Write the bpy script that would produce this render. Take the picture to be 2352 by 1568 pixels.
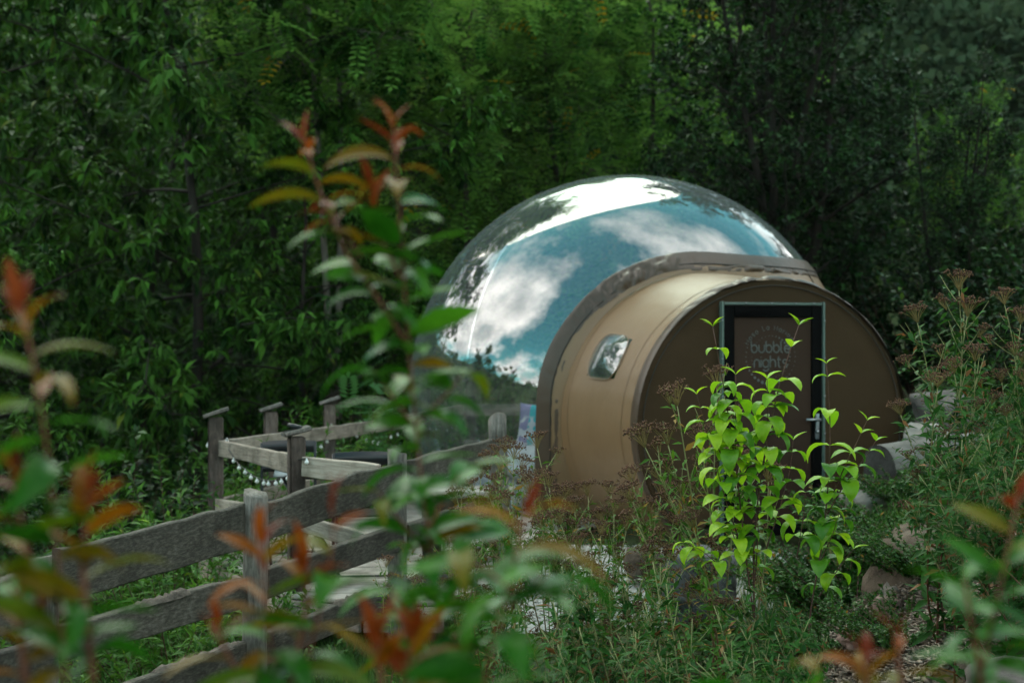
import bpy, math, random
import numpy as np
from mathutils import Vector, Matrix

for o in list(bpy.data.objects):
    bpy.data.objects.remove(o, do_unlink=True)
scene = bpy.context.scene
COL = scene.collection
R = math.radians

# ------------------------------------------------------------------ camera
CAM_Z = 1.63
cam_d = bpy.data.cameras.new('camera')
cam = bpy.data.objects.new('camera', cam_d)
COL.objects.link(cam)
cam.location = (0, 0, CAM_Z)
cam.rotation_euler = (R(90), 0, 0)
cam_d.lens = 50
cam_d.sensor_width = 36
cam_d.clip_start = 0.05
cam_d.clip_end = 2000
cam_d.dof.use_dof = True
cam_d.dof.focus_distance = 6.4
cam_d.dof.aperture_fstop = 2.8
scene.camera = cam

# ------------------------------------------------------------------ sky, sun, exposure
SUN_DIR = Vector((-0.17, 0.68, 0.71)).normalized()
SUN_EL = math.asin(SUN_DIR.z)
SUN_AZ = math.atan2(SUN_DIR.x, SUN_DIR.y)
world = bpy.data.worlds.new('World')
scene.world = world
world.use_nodes = True
wn, wl = world.node_tree.nodes, world.node_tree.links
wn.clear()
w_out = wn.new('ShaderNodeOutputWorld')
w_bg = wn.new('ShaderNodeBackground')
w_bg.inputs['Strength'].default_value = 0.115
w_sky = wn.new('ShaderNodeTexSky')
w_sky.sky_type = 'NISHITA'
w_sky.sun_disc = False
w_sky.sun_elevation = SUN_EL
w_sky.sun_rotation = SUN_AZ
w_sky.ozone_density = 1.0
w_sky.dust_density = 0.6
w_tc = wn.new('ShaderNodeTexCoord')
w_sep = wn.new('ShaderNodeSeparateXYZ')
wl.new(w_tc.outputs['Generated'], w_sep.inputs[0])
w_den = wn.new('ShaderNodeMath'); w_den.operation = 'ADD'; w_den.inputs[1].default_value = 0.22
w_max = wn.new('ShaderNodeMath'); w_max.operation = 'MAXIMUM'; w_max.inputs[1].default_value = 0.0
wl.new(w_sep.outputs['Z'], w_max.inputs[0]); wl.new(w_max.outputs[0], w_den.inputs[0])
w_div = wn.new('ShaderNodeVectorMath'); w_div.operation = 'DIVIDE'
w_cmb = wn.new('ShaderNodeCombineXYZ')
for i in range(3):
    wl.new(w_den.outputs[0], w_cmb.inputs[i])
wl.new(w_tc.outputs['Generated'], w_div.inputs[0]); wl.new(w_cmb.outputs[0], w_div.inputs[1])
w_map = wn.new('ShaderNodeMapping')
w_map.inputs['Location'].default_value = (7.7, 2.2, 3.3)
wl.new(w_div.outputs[0], w_map.inputs['Vector'])
w_no = wn.new('ShaderNodeTexNoise')
w_no.inputs['Scale'].default_value = 0.85
w_no.inputs['Detail'].default_value = 9
w_no.inputs['Roughness'].default_value = 0.58
w_no.inputs['Distortion'].default_value = 0.25
wl.new(w_map.outputs[0], w_no.inputs['Vector'])
w_rmp = wn.new('ShaderNodeValToRGB')
w_rmp.color_ramp.elements[0].position = 0.46
w_rmp.color_ramp.elements[1].position = 0.60
wl.new(w_no.outputs['Fac'], w_rmp.inputs[0])
w_no2 = wn.new('ShaderNodeTexNoise')
w_no2.inputs['Scale'].default_value = 2.1
w_no2.inputs['Detail'].default_value = 6
wl.new(w_map.outputs[0], w_no2.inputs['Vector'])
w_rmp2 = wn.new('ShaderNodeValToRGB')
w_rmp2.color_ramp.elements[0].position = 0.36
w_rmp2.color_ramp.elements[0].color = (0.45, 0.465, 0.46, 1)
w_rmp2.color_ramp.elements[1].position = 0.62
w_rmp2.color_ramp.elements[1].color = (1, 0.965, 0.915, 1)
wl.new(w_no2.outputs['Fac'], w_rmp2.inputs[0])
w_cl = wn.new('ShaderNodeVectorMath'); w_cl.operation = 'MULTIPLY'
w_cl.inputs[1].default_value = (28, 28, 28)
wl.new(w_rmp2.outputs[0], w_cl.inputs[0])
w_tint = wn.new('ShaderNodeVectorMath'); w_tint.operation = 'MULTIPLY'
w_tint.inputs[1].default_value = (0.85, 2.35, 1.70)
wl.new(w_sky.outputs[0], w_tint.inputs[0])
w_mix = wn.new('ShaderNodeMix'); w_mix.data_type = 'RGBA'
wl.new(w_rmp.outputs[0], w_mix.inputs[0])
wl.new(w_tint.outputs[0], w_mix.inputs[6]); wl.new(w_cl.outputs[0], w_mix.inputs[7])
wl.new(w_mix.outputs[2], w_bg.inputs['Color'])
wl.new(w_bg.outputs[0], w_out.inputs[0])

sun_d = bpy.data.lights.new('sun', 'SUN')
sun_d.energy = 2.2
sun_d.angle = R(48)
sun_d.color = (1.0, 0.90, 0.74)
sun = bpy.data.objects.new('sun', sun_d)
COL.objects.link(sun)
sun.rotation_euler = SUN_DIR.to_track_quat('Z', 'Y').to_euler()

vs = scene.view_settings
vs.view_transform = 'Standard'
vs.look = 'None'
vs.exposure = 0.42
vs.gamma = 1
vs.use_curve_mapping = False
scene.render.engine = 'CYCLES'
cy = scene.cycles
cy.use_denoising = True
cy.max_bounces = 6
cy.diffuse_bounces = 3
cy.glossy_bounces = 3
cy.transmission_bounces = 4
cy.transparent_max_bounces = 12
cy.caustics_reflective = False
cy.caustics_refractive = False
cy.sample_clamp_indirect = 6
cy.use_adaptive_sampling = True
cy.adaptive_threshold = 0.025

# ------------------------------------------------------------------ helpers
K = 0.72 / 2352.0      # metres per picture unit at one metre


def at(u, v, d):
    """A point of the place given where the eye sees it and how far off it stands."""
    return Vector(((u - 1176) * K * d, d, CAM_Z - (v - 784) * K * d))


def tag(o, label=None, cat=None, group=None, kind=None):
    if label: o['label'] = label
    if cat: o['category'] = cat
    if group: o['group'] = group
    if kind: o['kind'] = kind
    return o


def empty(name, loc=(0, 0, 0), label=None, cat=None, group=None):
    o = bpy.data.objects.new(name, None)
    o.empty_display_size = 0.1
    COL.objects.link(o)
    o.location = loc
    tag(o, label, cat, group)
    return o


def link(name, me, parent=None, loc=None, kind=None):
    o = bpy.data.objects.new(name, me)
    COL.objects.link(o)
    if parent is not None: o.parent = parent
    if loc is not None: o.location = loc
    if kind: o['kind'] = kind
    return o


def mesh(name, V, faces, mat, smooth=False, tint=None):
    """V (n,3); faces: list of int arrays (m,3) / (m,4) or python lists of polygons."""
    me = bpy.data.meshes.new(name)
    V = np.asarray(V, dtype=np.float32)
    if isinstance(faces, np.ndarray): faces = [faces]
    if len(faces) and isinstance(faces[0], np.ndarray):
        faces = [f for f in faces if len(f)]
        me.vertices.add(len(V)); me.vertices.foreach_set('co', V.ravel())
        nl = sum(f.size for f in faces); nf = sum(len(f) for f in faces)
        me.loops.add(nl); me.polygons.add(nf)
        me.loops.foreach_set('vertex_index', np.concatenate([f.ravel() for f in faces]).astype(np.int32))
        tot = np.concatenate([np.full(len(f), f.shape[1]) for f in faces])
        st = np.concatenate([[0], np.cumsum(tot)[:-1]]).astype(np.int32)
        me.polygons.foreach_set('loop_start', st)
        try: me.polygons.foreach_set('loop_total', tot.astype(np.int32))
        except Exception: pass
        me.update(calc_edges=True)
    else:
        me.from_pydata([tuple(map(float, p)) for p in V], [], [list(map(int, f)) for f in faces])
        me.update()
    if smooth:
        me.polygons.foreach_set('use_smooth', np.ones(len(me.polygons), dtype=bool))
    if tint is not None:
        a = me.attributes.new('tint', 'FLOAT', 'FACE')
        a.data.foreach_set('value', np.asarray(tint, dtype=np.float32))
    if mat is not None: me.materials.append(mat)
    return me


class MB:
    """Collects several shapes into one mesh."""
    def __init__(s): s.V = []; s.F3 = []; s.F4 = []; s.n = 0
    def add(s, V, F):
        V = np.asarray(V, dtype=float)
        F = np.asarray(F, dtype=int)
        (s.F4 if F.shape[1] == 4 else s.F3).append(F + s.n)
        s.V.append(V); s.n += len(V)
        return s
    def add2(s, V, F3, F4):
        V = np.asarray(V, dtype=float)
        if len(F3): s.F3.append(np.asarray(F3, int) + s.n)
        if len(F4): s.F4.append(np.asarray(F4, int) + s.n)
        s.V.append(V); s.n += len(V)
        return s
    def box(s, c, size, rot=None, bevel=0.0):
        hx, hy, hz = [q / 2 for q in size]
        b = min(bevel, hx * .9, hy * .9, hz * .9)
        if b <= 0:
            V = np.array([[x, y, z] for z in (-hz, hz) for y in (-hy, hy) for x in (-hx, hx)])
            F = [[0, 2, 3, 1], [4, 5, 7, 6], [0, 1, 5, 4], [2, 6, 7, 3], [0, 4, 6, 2], [1, 3, 7, 5]]
            F3 = []
        else:
            V = []; idx = {}
            for sx in (-1, 1):
                for sy in (-1, 1):
                    for sz in (-1, 1):
                        for ax in range(3):
                            p = [sx * (hx - b), sy * (hy - b), sz * (hz - b)]
                            p[ax] = (sx * hx, sy * hy, sz * hz)[ax]
                            idx[(sx, sy, sz, ax)] = len(V); V.append(p)
            V = np.array(V); F = []; F3 = []
            for ax in range(3):
                o1, o2 = [a for a in range(3) if a != ax]
                for sg in (-1, 1):
                    q = []
                    for s1, s2 in ((-1, -1), (1, -1), (1, 1), (-1, 1)):
                        k = [0, 0, 0]; k[ax] = sg; k[o1] = s1; k[o2] = s2
                        q.append(idx[(k[0], k[1], k[2], ax)])
                    F.append(q)
            for ax in range(3):
                o1, o2 = [a for a in range(3) if a != ax]
                for s1 in (-1, 1):
                    for s2 in (-1, 1):
                        q = []
                        for sa, a2 in ((-1, o1), (1, o1), (1, o2), (-1, o2)):
                            k = [0, 0, 0]; k[ax] = sa; k[o1] = s1; k[o2] = s2
                            q.append(idx[(k[0], k[1], k[2], a2)])
                        F.append(q)
            for sx in (-1, 1):
                for sy in (-1, 1):
                    for sz in (-1, 1):
                        F3.append([idx[(sx, sy, sz, a)] for a in range(3)])
        if rot is not None: V = V @ np.array(rot).T
        return s.add2(V + np.array(c), F3, F)
    def tube(s, pts, rad, n=6, cap=True):
        V, F4, F3 = tube_np(pts, rad, n, cap)
        return s.add2(V, F3, F4)
    def bar(s, a, b, w, h, up=(0, 0, 1), bevel=0.0):
        a = Vector(a); b = Vector(b); d = (b - a)
        y = d.normalized(); x = y.cross(Vector(up)).normalized(); z = x.cross(y)
        rot = np.array([[x[i], y[i], z[i]] for i in range(3)])
        return s.box((a + b) / 2, (w, d.length, h), rot, bevel)
    def get(s, name, mat, smooth=False, tint=None):
        V = np.concatenate(s.V)
        fs = []
        if s.F3: fs.append(np.concatenate(s.F3))
        if s.F4: fs.append(np.concatenate(s.F4))
        return mesh(name, V, fs, mat, smooth, tint)
    def build(s, name, mat, parent=None, smooth=False, kind=None):
        return link(name, s.get(name, mat, smooth), parent, kind=kind)


def tube_np(pts, rad, n=6, cap=True):
    P = np.asarray([tuple(p) for p in pts], float)
    m = len(P)
    rad = np.full(m, rad) if np.isscalar(rad) else np.asarray(rad, float)
    T = np.gradient(P, axis=0)
    T /= np.linalg.norm(T, axis=1)[:, None] + 1e-12
    ref = np.array([0, 0, 1.0]) if abs(T[:, 2]).mean() < 0.8 else np.array([1.0, 0, 0])
    X = np.cross(T, ref); X /= np.linalg.norm(X, axis=1)[:, None] + 1e-12
    Y = np.cross(X, T)
    a = np.arange(n) / n * 2 * math.pi
    V = (P[:, None, :] + rad[:, None, None] * (np.cos(a)[None, :, None] * X[:, None, :] + np.sin(a)[None, :, None] * Y[:, None, :])).reshape(-1, 3)
    i = np.arange(m - 1)[:, None] * n; j = np.arange(n)[None, :]; j2 = (j + 1) % n
    F4 = np.stack([i + j, i + j2, i + n + j2, i + n + j], -1).reshape(-1, 4)
    F3 = np.zeros((0, 3), int)
    if cap:
        V = np.concatenate([V, P[:1], P[-1:]])
        c0, c1 = m * n, m * n + 1
        jj = np.arange(n); jk = (jj + 1) % n
        F3 = np.concatenate([np.stack([np.full(n, c0), jk, jj], -1), np.stack([np.full(n, c1), (m - 1) * n + jj, (m - 1) * n + jk], -1)])
    return V, F4, F3


def grid(fn, nu, nv, closed_u=False):
    """fn(i,j)->(x,y,z) array form: fn(U,V) with U (nu,1), V (1,nv)."""
    V = fn(np.linspace(0, 1, nu)[:, None], np.linspace(0, 1, nv)[None, :]).reshape(-1, 3)
    i = np.arange(nu - 1)[:, None] * nv; j = np.arange(nv - 1)[None, :]
    F = np.stack([i + j, i + nv + j, i + nv + j + 1, i + j + 1], -1).reshape(-1, 4)
    return V, F


def smooth01(a, b, x):
    t = np.clip((np.asarray(x, float) - a) / (b - a), 0, 1)
    return t * t * (3 - 2 * t)


_perm = np.random.default_rng(5).permutation(512)
_gv = np.random.default_rng(6).random(512) * 2 - 1


def vnoise(x, y, z=0.0):
    x, y, z = np.broadcast_arrays(np.asarray(x, float), np.asarray(y, float), np.asarray(z, float))
    xi, yi, zi = np.floor(x).astype(int), np.floor(y).astype(int), np.floor(z).astype(int)
    xf, yf, zf = x - xi, y - yi, z - zi
    u, v, w = [t * t * (3 - 2 * t) for t in (xf, yf, zf)]
    def h(a, b, c): return _gv[(_perm[(_perm[(_perm[a % 512] + b) % 512] + c) % 512])]
    r = 0
    for da, wa in ((0, 1 - u), (1, u)):
        for db, wb in ((0, 1 - v), (1, v)):
            for dc, wc in ((0, 1 - w), (1, w)):
                r = r + wa * wb * wc * h(xi + da, yi + db, zi + dc)
    return r


def fbm(x, y, z=0.0, oct=4):
    r = 0; a = 1; f = 1
    for _ in range(oct):
        r = r + a * vnoise(np.asarray(x) * f + 7.1, np.asarray(y) * f + 3.3, np.asarray(z) * f + 1.7)
        a *= .5; f *= 2
    return r


def frames(D, rng, roll=None, up=None):
    """Rotation matrices whose +Y follows D and whose +Z faces 'up' (or a random side)."""
    D = D / (np.linalg.norm(D, axis=1)[:, None] + 1e-9)
    if up is None:
        up = rng.normal(size=D.shape)
    else:
        up = np.broadcast_to(np.asarray(up, float), D.shape) + rng.normal(size=D.shape) * (roll or 0)
    X = np.cross(D, up); X /= np.linalg.norm(X, axis=1)[:, None] + 1e-9
    Z = np.cross(X, D)
    return np.stack([X, D, Z], -1)


def leaf_template(w=0.35, fold=0.08, droop=0.25, peak=0.42):
    V = np.array([[0, 0, 0], [-w / 2, peak, fold - droop * peak ** 2], [0, peak, -droop * peak ** 2], [w / 2, peak, fold - droop * peak ** 2], [0, 1, -droop]])
    F = np.array([[0, 3, 2], [0, 2, 1], [2, 3, 4], [1, 2, 4]])
    return V, F


def kite_template(w=0.45, droop=0.1):
    V = np.array([[0, 0, 0], [w / 2, .5, -droop * .25], [0, 1, -droop], [-w / 2, .5, -droop * .25]])
    return V, np.array([[0, 1, 2, 3]])


def scatter(tmpl, P, M, S):
    TV, TF = tmpl
    V = P[:, None, :] + S[:, None, None] * np.einsum('nij,kj->nki', M, TV)
    F = TF[None] + (np.arange(len(P)) * len(TV))[:, None, None]
    return V.reshape(-1, 3), F.reshape(-1, TF.shape[1])


# ------------------------------------------------------------------ materials
def new_mat(name):
    m = bpy.data.materials.new(name)
    m.use_nodes = True
    nt = m.node_tree
    b = nt.nodes.get('Principled BSDF')
    return m, nt.nodes, nt.links, b


def col(c): return (c[0], c[1], c[2], 1)


def leaf_mat(name, c_dark, c_light, c_odd=None, rough=0.45, trans=0.3, spec=0.5, noise=0.0):
    m, n, l, b = new_mat(name)
    a = n.new('ShaderNodeAttribute'); a.attribute_name = 'tint'
    r = n.new('ShaderNodeValToRGB')
    r.color_ramp.elements[0].color = col(c_dark); r.color_ramp.elements[0].position = 0.0
    r.color_ramp.elements[1].color = col(c_light); r.color_ramp.elements[1].position = 0.93
    if c_odd is not None:
        e = r.color_ramp.elements.new(0.985); e.color = col(c_odd)
    l.new(a.outputs['Fac'], r.inputs[0])
    b.inputs['Roughness'].default_value = rough
    b.inputs['Specular IOR Level'].default_value = spec
    l.new(r.outputs[0], b.inputs['Base Color'])
    t = n.new('ShaderNodeBsdfTranslucent')
    hs = n.new('ShaderNodeHueSaturation'); hs.inputs['Value'].default_value = 1.25; hs.inputs['Hue'].default_value = 0.485
    l.new(r.outputs[0], hs.inputs['Color']); l.new(hs.outputs[0], t.inputs['Color'])
    mx = n.new('ShaderNodeMixShader'); mx.inputs[0].default_value = trans
    l.new(b.outputs[0], mx.inputs[1]); l.new(t.outputs[0], mx.inputs[2])
    l.new(mx.outputs[0], n['Material Output'].inputs[0])
    return m


def plain_leaf(name, c1, c2, rough=0.35, trans=0.3, scale=30.0, spec=0.5):
    """Single large leaf: mottled colour plus lengthwise veins."""
    m, n, l, b = new_mat(name)
    tc = n.new('ShaderNodeTexCoord')
    no = n.new('ShaderNodeTexNoise'); no.inputs['Scale'].default_value = scale; no.inputs['Detail'].default_value = 3
    l.new(tc.outputs['Object'], no.inputs['Vector'])
    oi = n.new('ShaderNodeObjectInfo')
    ad = n.new('ShaderNodeMath'); ad.operation = 'MULTIPLY_ADD'; ad.inputs[1].default_value = 0.7; ad.inputs[2].default_value = -0.35
    l.new(oi.outputs['Random'], ad.inputs[0])
    sm = n.new('ShaderNodeMath'); sm.operation = 'ADD'
    l.new(no.outputs['Fac'], sm.inputs[0]); l.new(ad.outputs[0], sm.inputs[1])
    r = n.new('ShaderNodeValToRGB')
    r.color_ramp.elements[0].position = 0.25; r.color_ramp.elements[0].color = col(c1)
    r.color_ramp.elements[1].position = 0.8; r.color_ramp.elements[1].color = col(c2)
    l.new(sm.outputs[0], r.inputs[0])
    l.new(r.outputs[0], b.inputs['Base Color'])
    b.inputs['Roughness'].default_value = rough
    b.inputs['Specular IOR Level'].default_value = spec
    wv = n.new('ShaderNodeTexWave'); wv.bands_direction = 'Y'; wv.inputs['Scale'].default_value = 42; wv.inputs['Distortion'].default_value = 1.5
    l.new(tc.outputs['Object'], wv.inputs['Vector'])
    bp = n.new('ShaderNodeBump'); bp.inputs['Strength'].default_value = 0.15; bp.inputs['Distance'].default_value = 0.003
    l.new(wv.outputs['Fac'], bp.inputs['Height']); l.new(bp.outputs[0], b.inputs['Normal'])
    t = n.new('ShaderNodeBsdfTranslucent')
    l.new(r.outputs[0], t.inputs['Color'])
    mx = n.new('ShaderNodeMixShader'); mx.inputs[0].default_value = trans
    l.new(b.outputs[0], mx.inputs[1]); l.new(t.outputs[0], mx.inputs[2])
    l.new(mx.outputs[0], n['Material Output'].inputs[0])
    return m


def noise_mat(name, c1, c2, scale=8.0, rough=0.8, stretch=(1, 1, 1), bump=0.3, dist=0.01, detail=6, p0=0.3, p1=0.7, c3=None, spec=0.3, coords='Object', bscale=None):
    m, n, l, b = new_mat(name)
    tc = n.new('ShaderNodeTexCoord'); mp = n.new('ShaderNodeMapping')
    mp.inputs['Scale'].default_value = stretch
    l.new(tc.outputs[coords], mp.inputs[0])
    no = n.new('ShaderNodeTexNoise'); no.inputs['Scale'].default_value = scale; no.inputs['Detail'].default_value = detail; no.inputs['Roughness'].default_value = 0.62
    l.new(mp.outputs[0], no.inputs['Vector'])
    r = n.new('ShaderNodeValToRGB')
    r.color_ramp.elements[0].position = p0; r.color_ramp.elements[0].color = col(c1)
    r.color_ramp.elements[1].position = p1; r.color_ramp.elements[1].color = col(c2)
    if c3 is not None:
        e = r.color_ramp.elements.new(min(0.98, p1 + 0.12)); e.color = col(c3)
    l.new(no.outputs['Fac'], r.inputs[0]); l.new(r.outputs[0], b.inputs['Base Color'])
    b.inputs['Roughness'].default_value = rough
    b.inputs['Specular IOR Level'].default_value = spec
    if bump:
        src = no
        if bscale:
            src = n.new('ShaderNodeTexNoise'); src.inputs['Scale'].default_value = bscale; src.inputs['Detail'].default_value = 5
            l.new(mp.outputs[0], src.inputs['Vector'])
        bp = n.new('ShaderNodeBump'); bp.inputs['Strength'].default_value = bump; bp.inputs['Distance'].default_value = dist
        l.new(src.outputs['Fac'], bp.inputs['Height']); l.new(bp.outputs[0], b.inputs['Normal'])
    return m


def wood_mat(name, c1, c2, c3, stretch, rough=0.85):
    """Weathered wood: long grain along one axis, dark stains, per-piece value."""
    m, n, l, b = new_mat(name)
    tc = n.new('ShaderNodeTexCoord'); mp = n.new('ShaderNodeMapping'); mp.inputs['Scale'].default_value = stretch
    oi = n.new('ShaderNodeObjectInfo')
    off = n.new('ShaderNodeVectorMath'); off.operation = 'SCALE'; off.inputs[0].default_value = (13.7, 9.1, 17.3)
    l.new(oi.outputs['Random'], off.inputs['Scale'])
    add = n.new('ShaderNodeVectorMath'); add.operation = 'ADD'
    l.new(tc.outputs['Object'], add.inputs[0]); l.new(off.outputs[0], add.inputs[1])
    l.new(add.outputs[0], mp.inputs[0])
    g = n.new('ShaderNodeTexNoise'); g.inputs['Scale'].default_value = 9; g.inputs['Detail'].default_value = 8; g.inputs['Roughness'].default_value = 0.7
    l.new(mp.outputs[0], g.inputs['Vector'])
    r = n.new('ShaderNodeValToRGB')
    r.color_ramp.elements[0].position = 0.28; r.color_ramp.elements[0].color = col(c1)
    r.color_ramp.elements[1].position = 0.72; r.color_ramp.elements[1].color = col(c3)
    e = r.color_ramp.elements.new(0.5); e.color = col(c2)
    l.new(g.outputs['Fac'], r.inputs[0])
    st = n.new('ShaderNodeTexNoise'); st.inputs['Scale'].default_value = 3.2; st.inputs['Detail'].default_value = 9; st.inputs['Roughness'].default_value = 0.68
    l.new(add.outputs[0], st.inputs['Vector'])
    r2 = n.new('ShaderNodeValToRGB')
    r2.color_ramp.elements[0].position = 0.36; r2.color_ramp.elements[0].color = (0.30, 0.31, 0.28, 1)
    r2.color_ramp.elements[1].position = 0.56; r2.color_ramp.elements[1].color = (1, 1, 1, 1)
    l.new(st.outputs['Fac'], r2.inputs[0])
    mu = n.new('ShaderNodeMix'); mu.data_type = 'RGBA'; mu.blend_type = 'MULTIPLY'; mu.inputs[0].default_value = 0.8
    l.new(r.outputs[0], mu.inputs[6]); l.new(r2.outputs[0], mu.inputs[7])
    val = n.new('ShaderNodeMath'); val.operation = 'MULTIPLY_ADD'; val.inputs[1].default_value = 0.45; val.inputs[2].default_value = 0.78
    l.new(oi.outputs['Random'], val.inputs[0])
    hs = n.new('ShaderNodeHueSaturation')
    l.new(val.outputs[0], hs.inputs['Value']); l.new(mu.outputs[2], hs.inputs['Color'])
    l.new(hs.outputs[0], b.inputs['Base Color'])
    b.inputs['Roughness'].default_value = rough
    b.inputs['Specular IOR Level'].default_value = 0.25
    bp = n.new('ShaderNodeBump'); bp.inputs['Strength'].default_value = 0.6; bp.inputs['Distance'].default_value = 0.006
    l.new(g.outputs['Fac'], bp.inputs['Height']); l.new(bp.outputs[0], b.inputs['Normal'])
    return m


def fabric_mat(name, c1, c2, rough=0.42, spec=0.5, weave=420.0, bump=0.08, large=1.2, coat=0.0):
    m, n, l, b = new_mat(name)
    tc = n.new('ShaderNodeTexCoord')
    no = n.new('ShaderNodeTexNoise'); no.inputs['Scale'].default_value = large; no.inputs['Detail'].default_value = 5
    l.new(tc.outputs['Object'], no.inputs['Vector'])
    r = n.new('ShaderNodeValToRGB')
    r.color_ramp.elements[0].position = 0.3; r.color_ramp.elements[0].color = col(c1)
    r.color_ramp.elements[1].position = 0.7; r.color_ramp.elements[1].color = col(c2)
    l.new(no.outputs['Fac'], r.inputs[0]); l.new(r.outputs[0], b.inputs['Base Color'])
    rr = n.new('ShaderNodeMapRange'); rr.inputs[3].default_value = rough - 0.06; rr.inputs[4].default_value = rough + 0.1
    l.new(no.outputs['Fac'], rr.inputs[0]); l.new(rr.outputs[0], b.inputs['Roughness'])
    b.inputs['Specular IOR Level'].default_value = spec
    n2 = n.new('ShaderNodeTexNoise'); n2.inputs['Scale'].default_value = 6; n2.inputs['Detail'].default_value = 3
    l.new(tc.outputs['Object'], n2.inputs['Vector'])
    wv = n.new('ShaderNodeTexNoise'); wv.inputs['Scale'].default_value = weave; wv.inputs['Detail'].default_value = 1
    l.new(tc.outputs['Object'], wv.inputs['Vector'])
    bp = n.new('ShaderNodeBump'); bp.inputs['Strength'].default_value = bump; bp.inputs['Distance'].default_value = 0.002
    l.new(wv.outputs['Fac'], bp.inputs['Height'])
    bp2 = n.new('ShaderNodeBump'); bp2.inputs['Strength'].default_value = 0.28; bp2.inputs['Distance'].default_value = 0.02
    l.new(n2.outputs['Fac'], bp2.inputs['Height']); l.new(bp.outputs[0], bp2.inputs['Normal'])
    l.new(bp2.outputs[0], b.inputs['Normal'])
    if coat:
        b.inputs['Coat Weight'].default_value = coat; b.inputs['Coat Roughness'].default_value = 0.34
    return m


def plain(name, c, rough=0.5, metal=0.0, spec=0.5):
    m, n, l, b = new_mat(name)
    tc = n.new('ShaderNodeTexCoord')
    no = n.new('ShaderNodeTexNoise'); no.inputs['Scale'].default_value = 14; no.inputs['Detail'].default_value = 4
    l.new(tc.outputs['Object'], no.inputs['Vector'])
    mr = n.new('ShaderNodeMapRange'); mr.inputs[3].default_value = 0.82; mr.inputs[4].default_value = 1.15
    l.new(no.outputs['Fac'], mr.inputs[0])
    sc = n.new('ShaderNodeVectorMath'); sc.operation = 'SCALE'; sc.inputs[0].default_value = c
    l.new(mr.outputs[0], sc.inputs['Scale']); l.new(sc.outputs[0], b.inputs['Base Color'])
    b.inputs['Roughness'].default_value = rough
    b.inputs['Metallic'].default_value = metal
    b.inputs['Specular IOR Level'].default_value = spec
    return m


def film_mat(name, f0=0.11, rough=0.012, tint=(0.93, 0.96, 0.95)):
    """Clear PVC film: see-through with a mirror-like skin (Schlick Fresnel)."""
    m, n, l, b = new_mat(name)
    n.remove(b)
    lw = n.new('ShaderNodeLayerWeight'); lw.inputs['Blend'].default_value = 0.5
    pw = n.new('ShaderNodeMath'); pw.operation = 'POWER'; pw.inputs[1].default_value = 5
    l.new(lw.outputs['Facing'], pw.inputs[0])
    ma = n.new('ShaderNodeMath'); ma.operation = 'MULTIPLY_ADD'; ma.inputs[1].default_value = 1 - f0; ma.inputs[2].default_value = f0
    l.new(pw.outputs[0], ma.inputs[0])
    tr = n.new('ShaderNodeBsdfTransparent'); tr.inputs[0].default_value = col(tint)
    gl = n.new('ShaderNodeBsdfGlossy'); gl.inputs['Roughness'].default_value = rough
    gl.inputs['Color'].default_value = (0.96, 0.98, 0.98, 1)
    tc = n.new('ShaderNodeTexCoord')
    no = n.new('ShaderNodeTexNoise'); no.inputs['Scale'].default_value = 0.9; no.inputs['Detail'].default_value = 0
    l.new(tc.outputs['Object'], no.inputs['Vector'])
    bp = n.new('ShaderNodeBump'); bp.inputs['Strength'].default_value = 0.03; bp.inputs['Distance'].default_value = 0.02
    l.new(no.outputs['Fac'], bp.inputs['Height']); l.new(bp.outputs[0], gl.inputs['Normal'])
    mx = n.new('ShaderNodeMixShader')
    l.new(ma.outputs[0], mx.inputs[0]); l.new(tr.outputs[0], mx.inputs[1]); l.new(gl.outputs[0], mx.inputs[2])
    # thin pale veil: dust, plus a bright rim reflection put into the colour
    df = n.new('ShaderNodeBsdfDiffuse'); df.inputs[0].default_value = (0.55, 0.6, 0.6, 1)
    mx2 = n.new('ShaderNodeMixShader')
    p2_ = n.new('ShaderNodeMath'); p2_.operation = 'POWER'; p2_.inputs[1].default_value = 2
    l.new(lw.outputs['Facing'], p2_.inputs[0])
    v2_ = n.new('ShaderNodeMath'); v2_.operation = 'MULTIPLY_ADD'; v2_.inputs[1].default_value = 0.11; v2_.inputs[2].default_value = 0.025
    l.new(p2_.outputs[0], v2_.inputs[0]); l.new(v2_.outputs[0], mx2.inputs[0])
    l.new(mx.outputs[0], mx2.inputs[1]); l.new(df.outputs[0], mx2.inputs[2])
    l.new(mx2.outputs[0], n['Material Output'].inputs[0])
    return m


M = {}
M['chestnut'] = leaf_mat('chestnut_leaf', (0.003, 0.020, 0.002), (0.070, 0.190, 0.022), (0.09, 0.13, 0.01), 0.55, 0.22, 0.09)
M['robinia'] = leaf_mat('robinia_leaf', (0.006, 0.052, 0.006), (0.18, 0.38, 0.065), (0.34, 0.24, 0.01), 0.7, 0.48, 0.06)
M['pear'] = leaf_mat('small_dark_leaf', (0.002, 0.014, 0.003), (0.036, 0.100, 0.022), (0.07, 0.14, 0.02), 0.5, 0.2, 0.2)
M['pale'] = leaf_mat('pale_leaf', (0.13, 0.20, 0.04), (0.24, 0.34, 0.08), None, 0.6, 0.4, 0.3)
M['hillwood'] = leaf_mat('hill_leaf', (0.030, 0.058, 0.028), (0.068, 0.105, 0.055), (0.09, 0.13, 0.06), 0.8, 0.3, 0.05)
M['bush'] = leaf_mat('bush_leaf', (0.025, 0.095, 0.010), (0.09, 0.225, 0.026), (0.22, 0.36, 0.02), 0.5, 0.36, 0.2)
M['fern'] = leaf_mat('sapling_leaf', (0.03, 0.12, 0.03), (0.07, 0.19, 0.05), None, 0.5, 0.3, 0.35)
M['cover'] = leaf_mat('cover_leaf', (0.018, 0.075, 0.010), (0.055, 0.15, 0.022), (0.26, 0.15, 0.02), 0.5, 0.28, 0.2)
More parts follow.
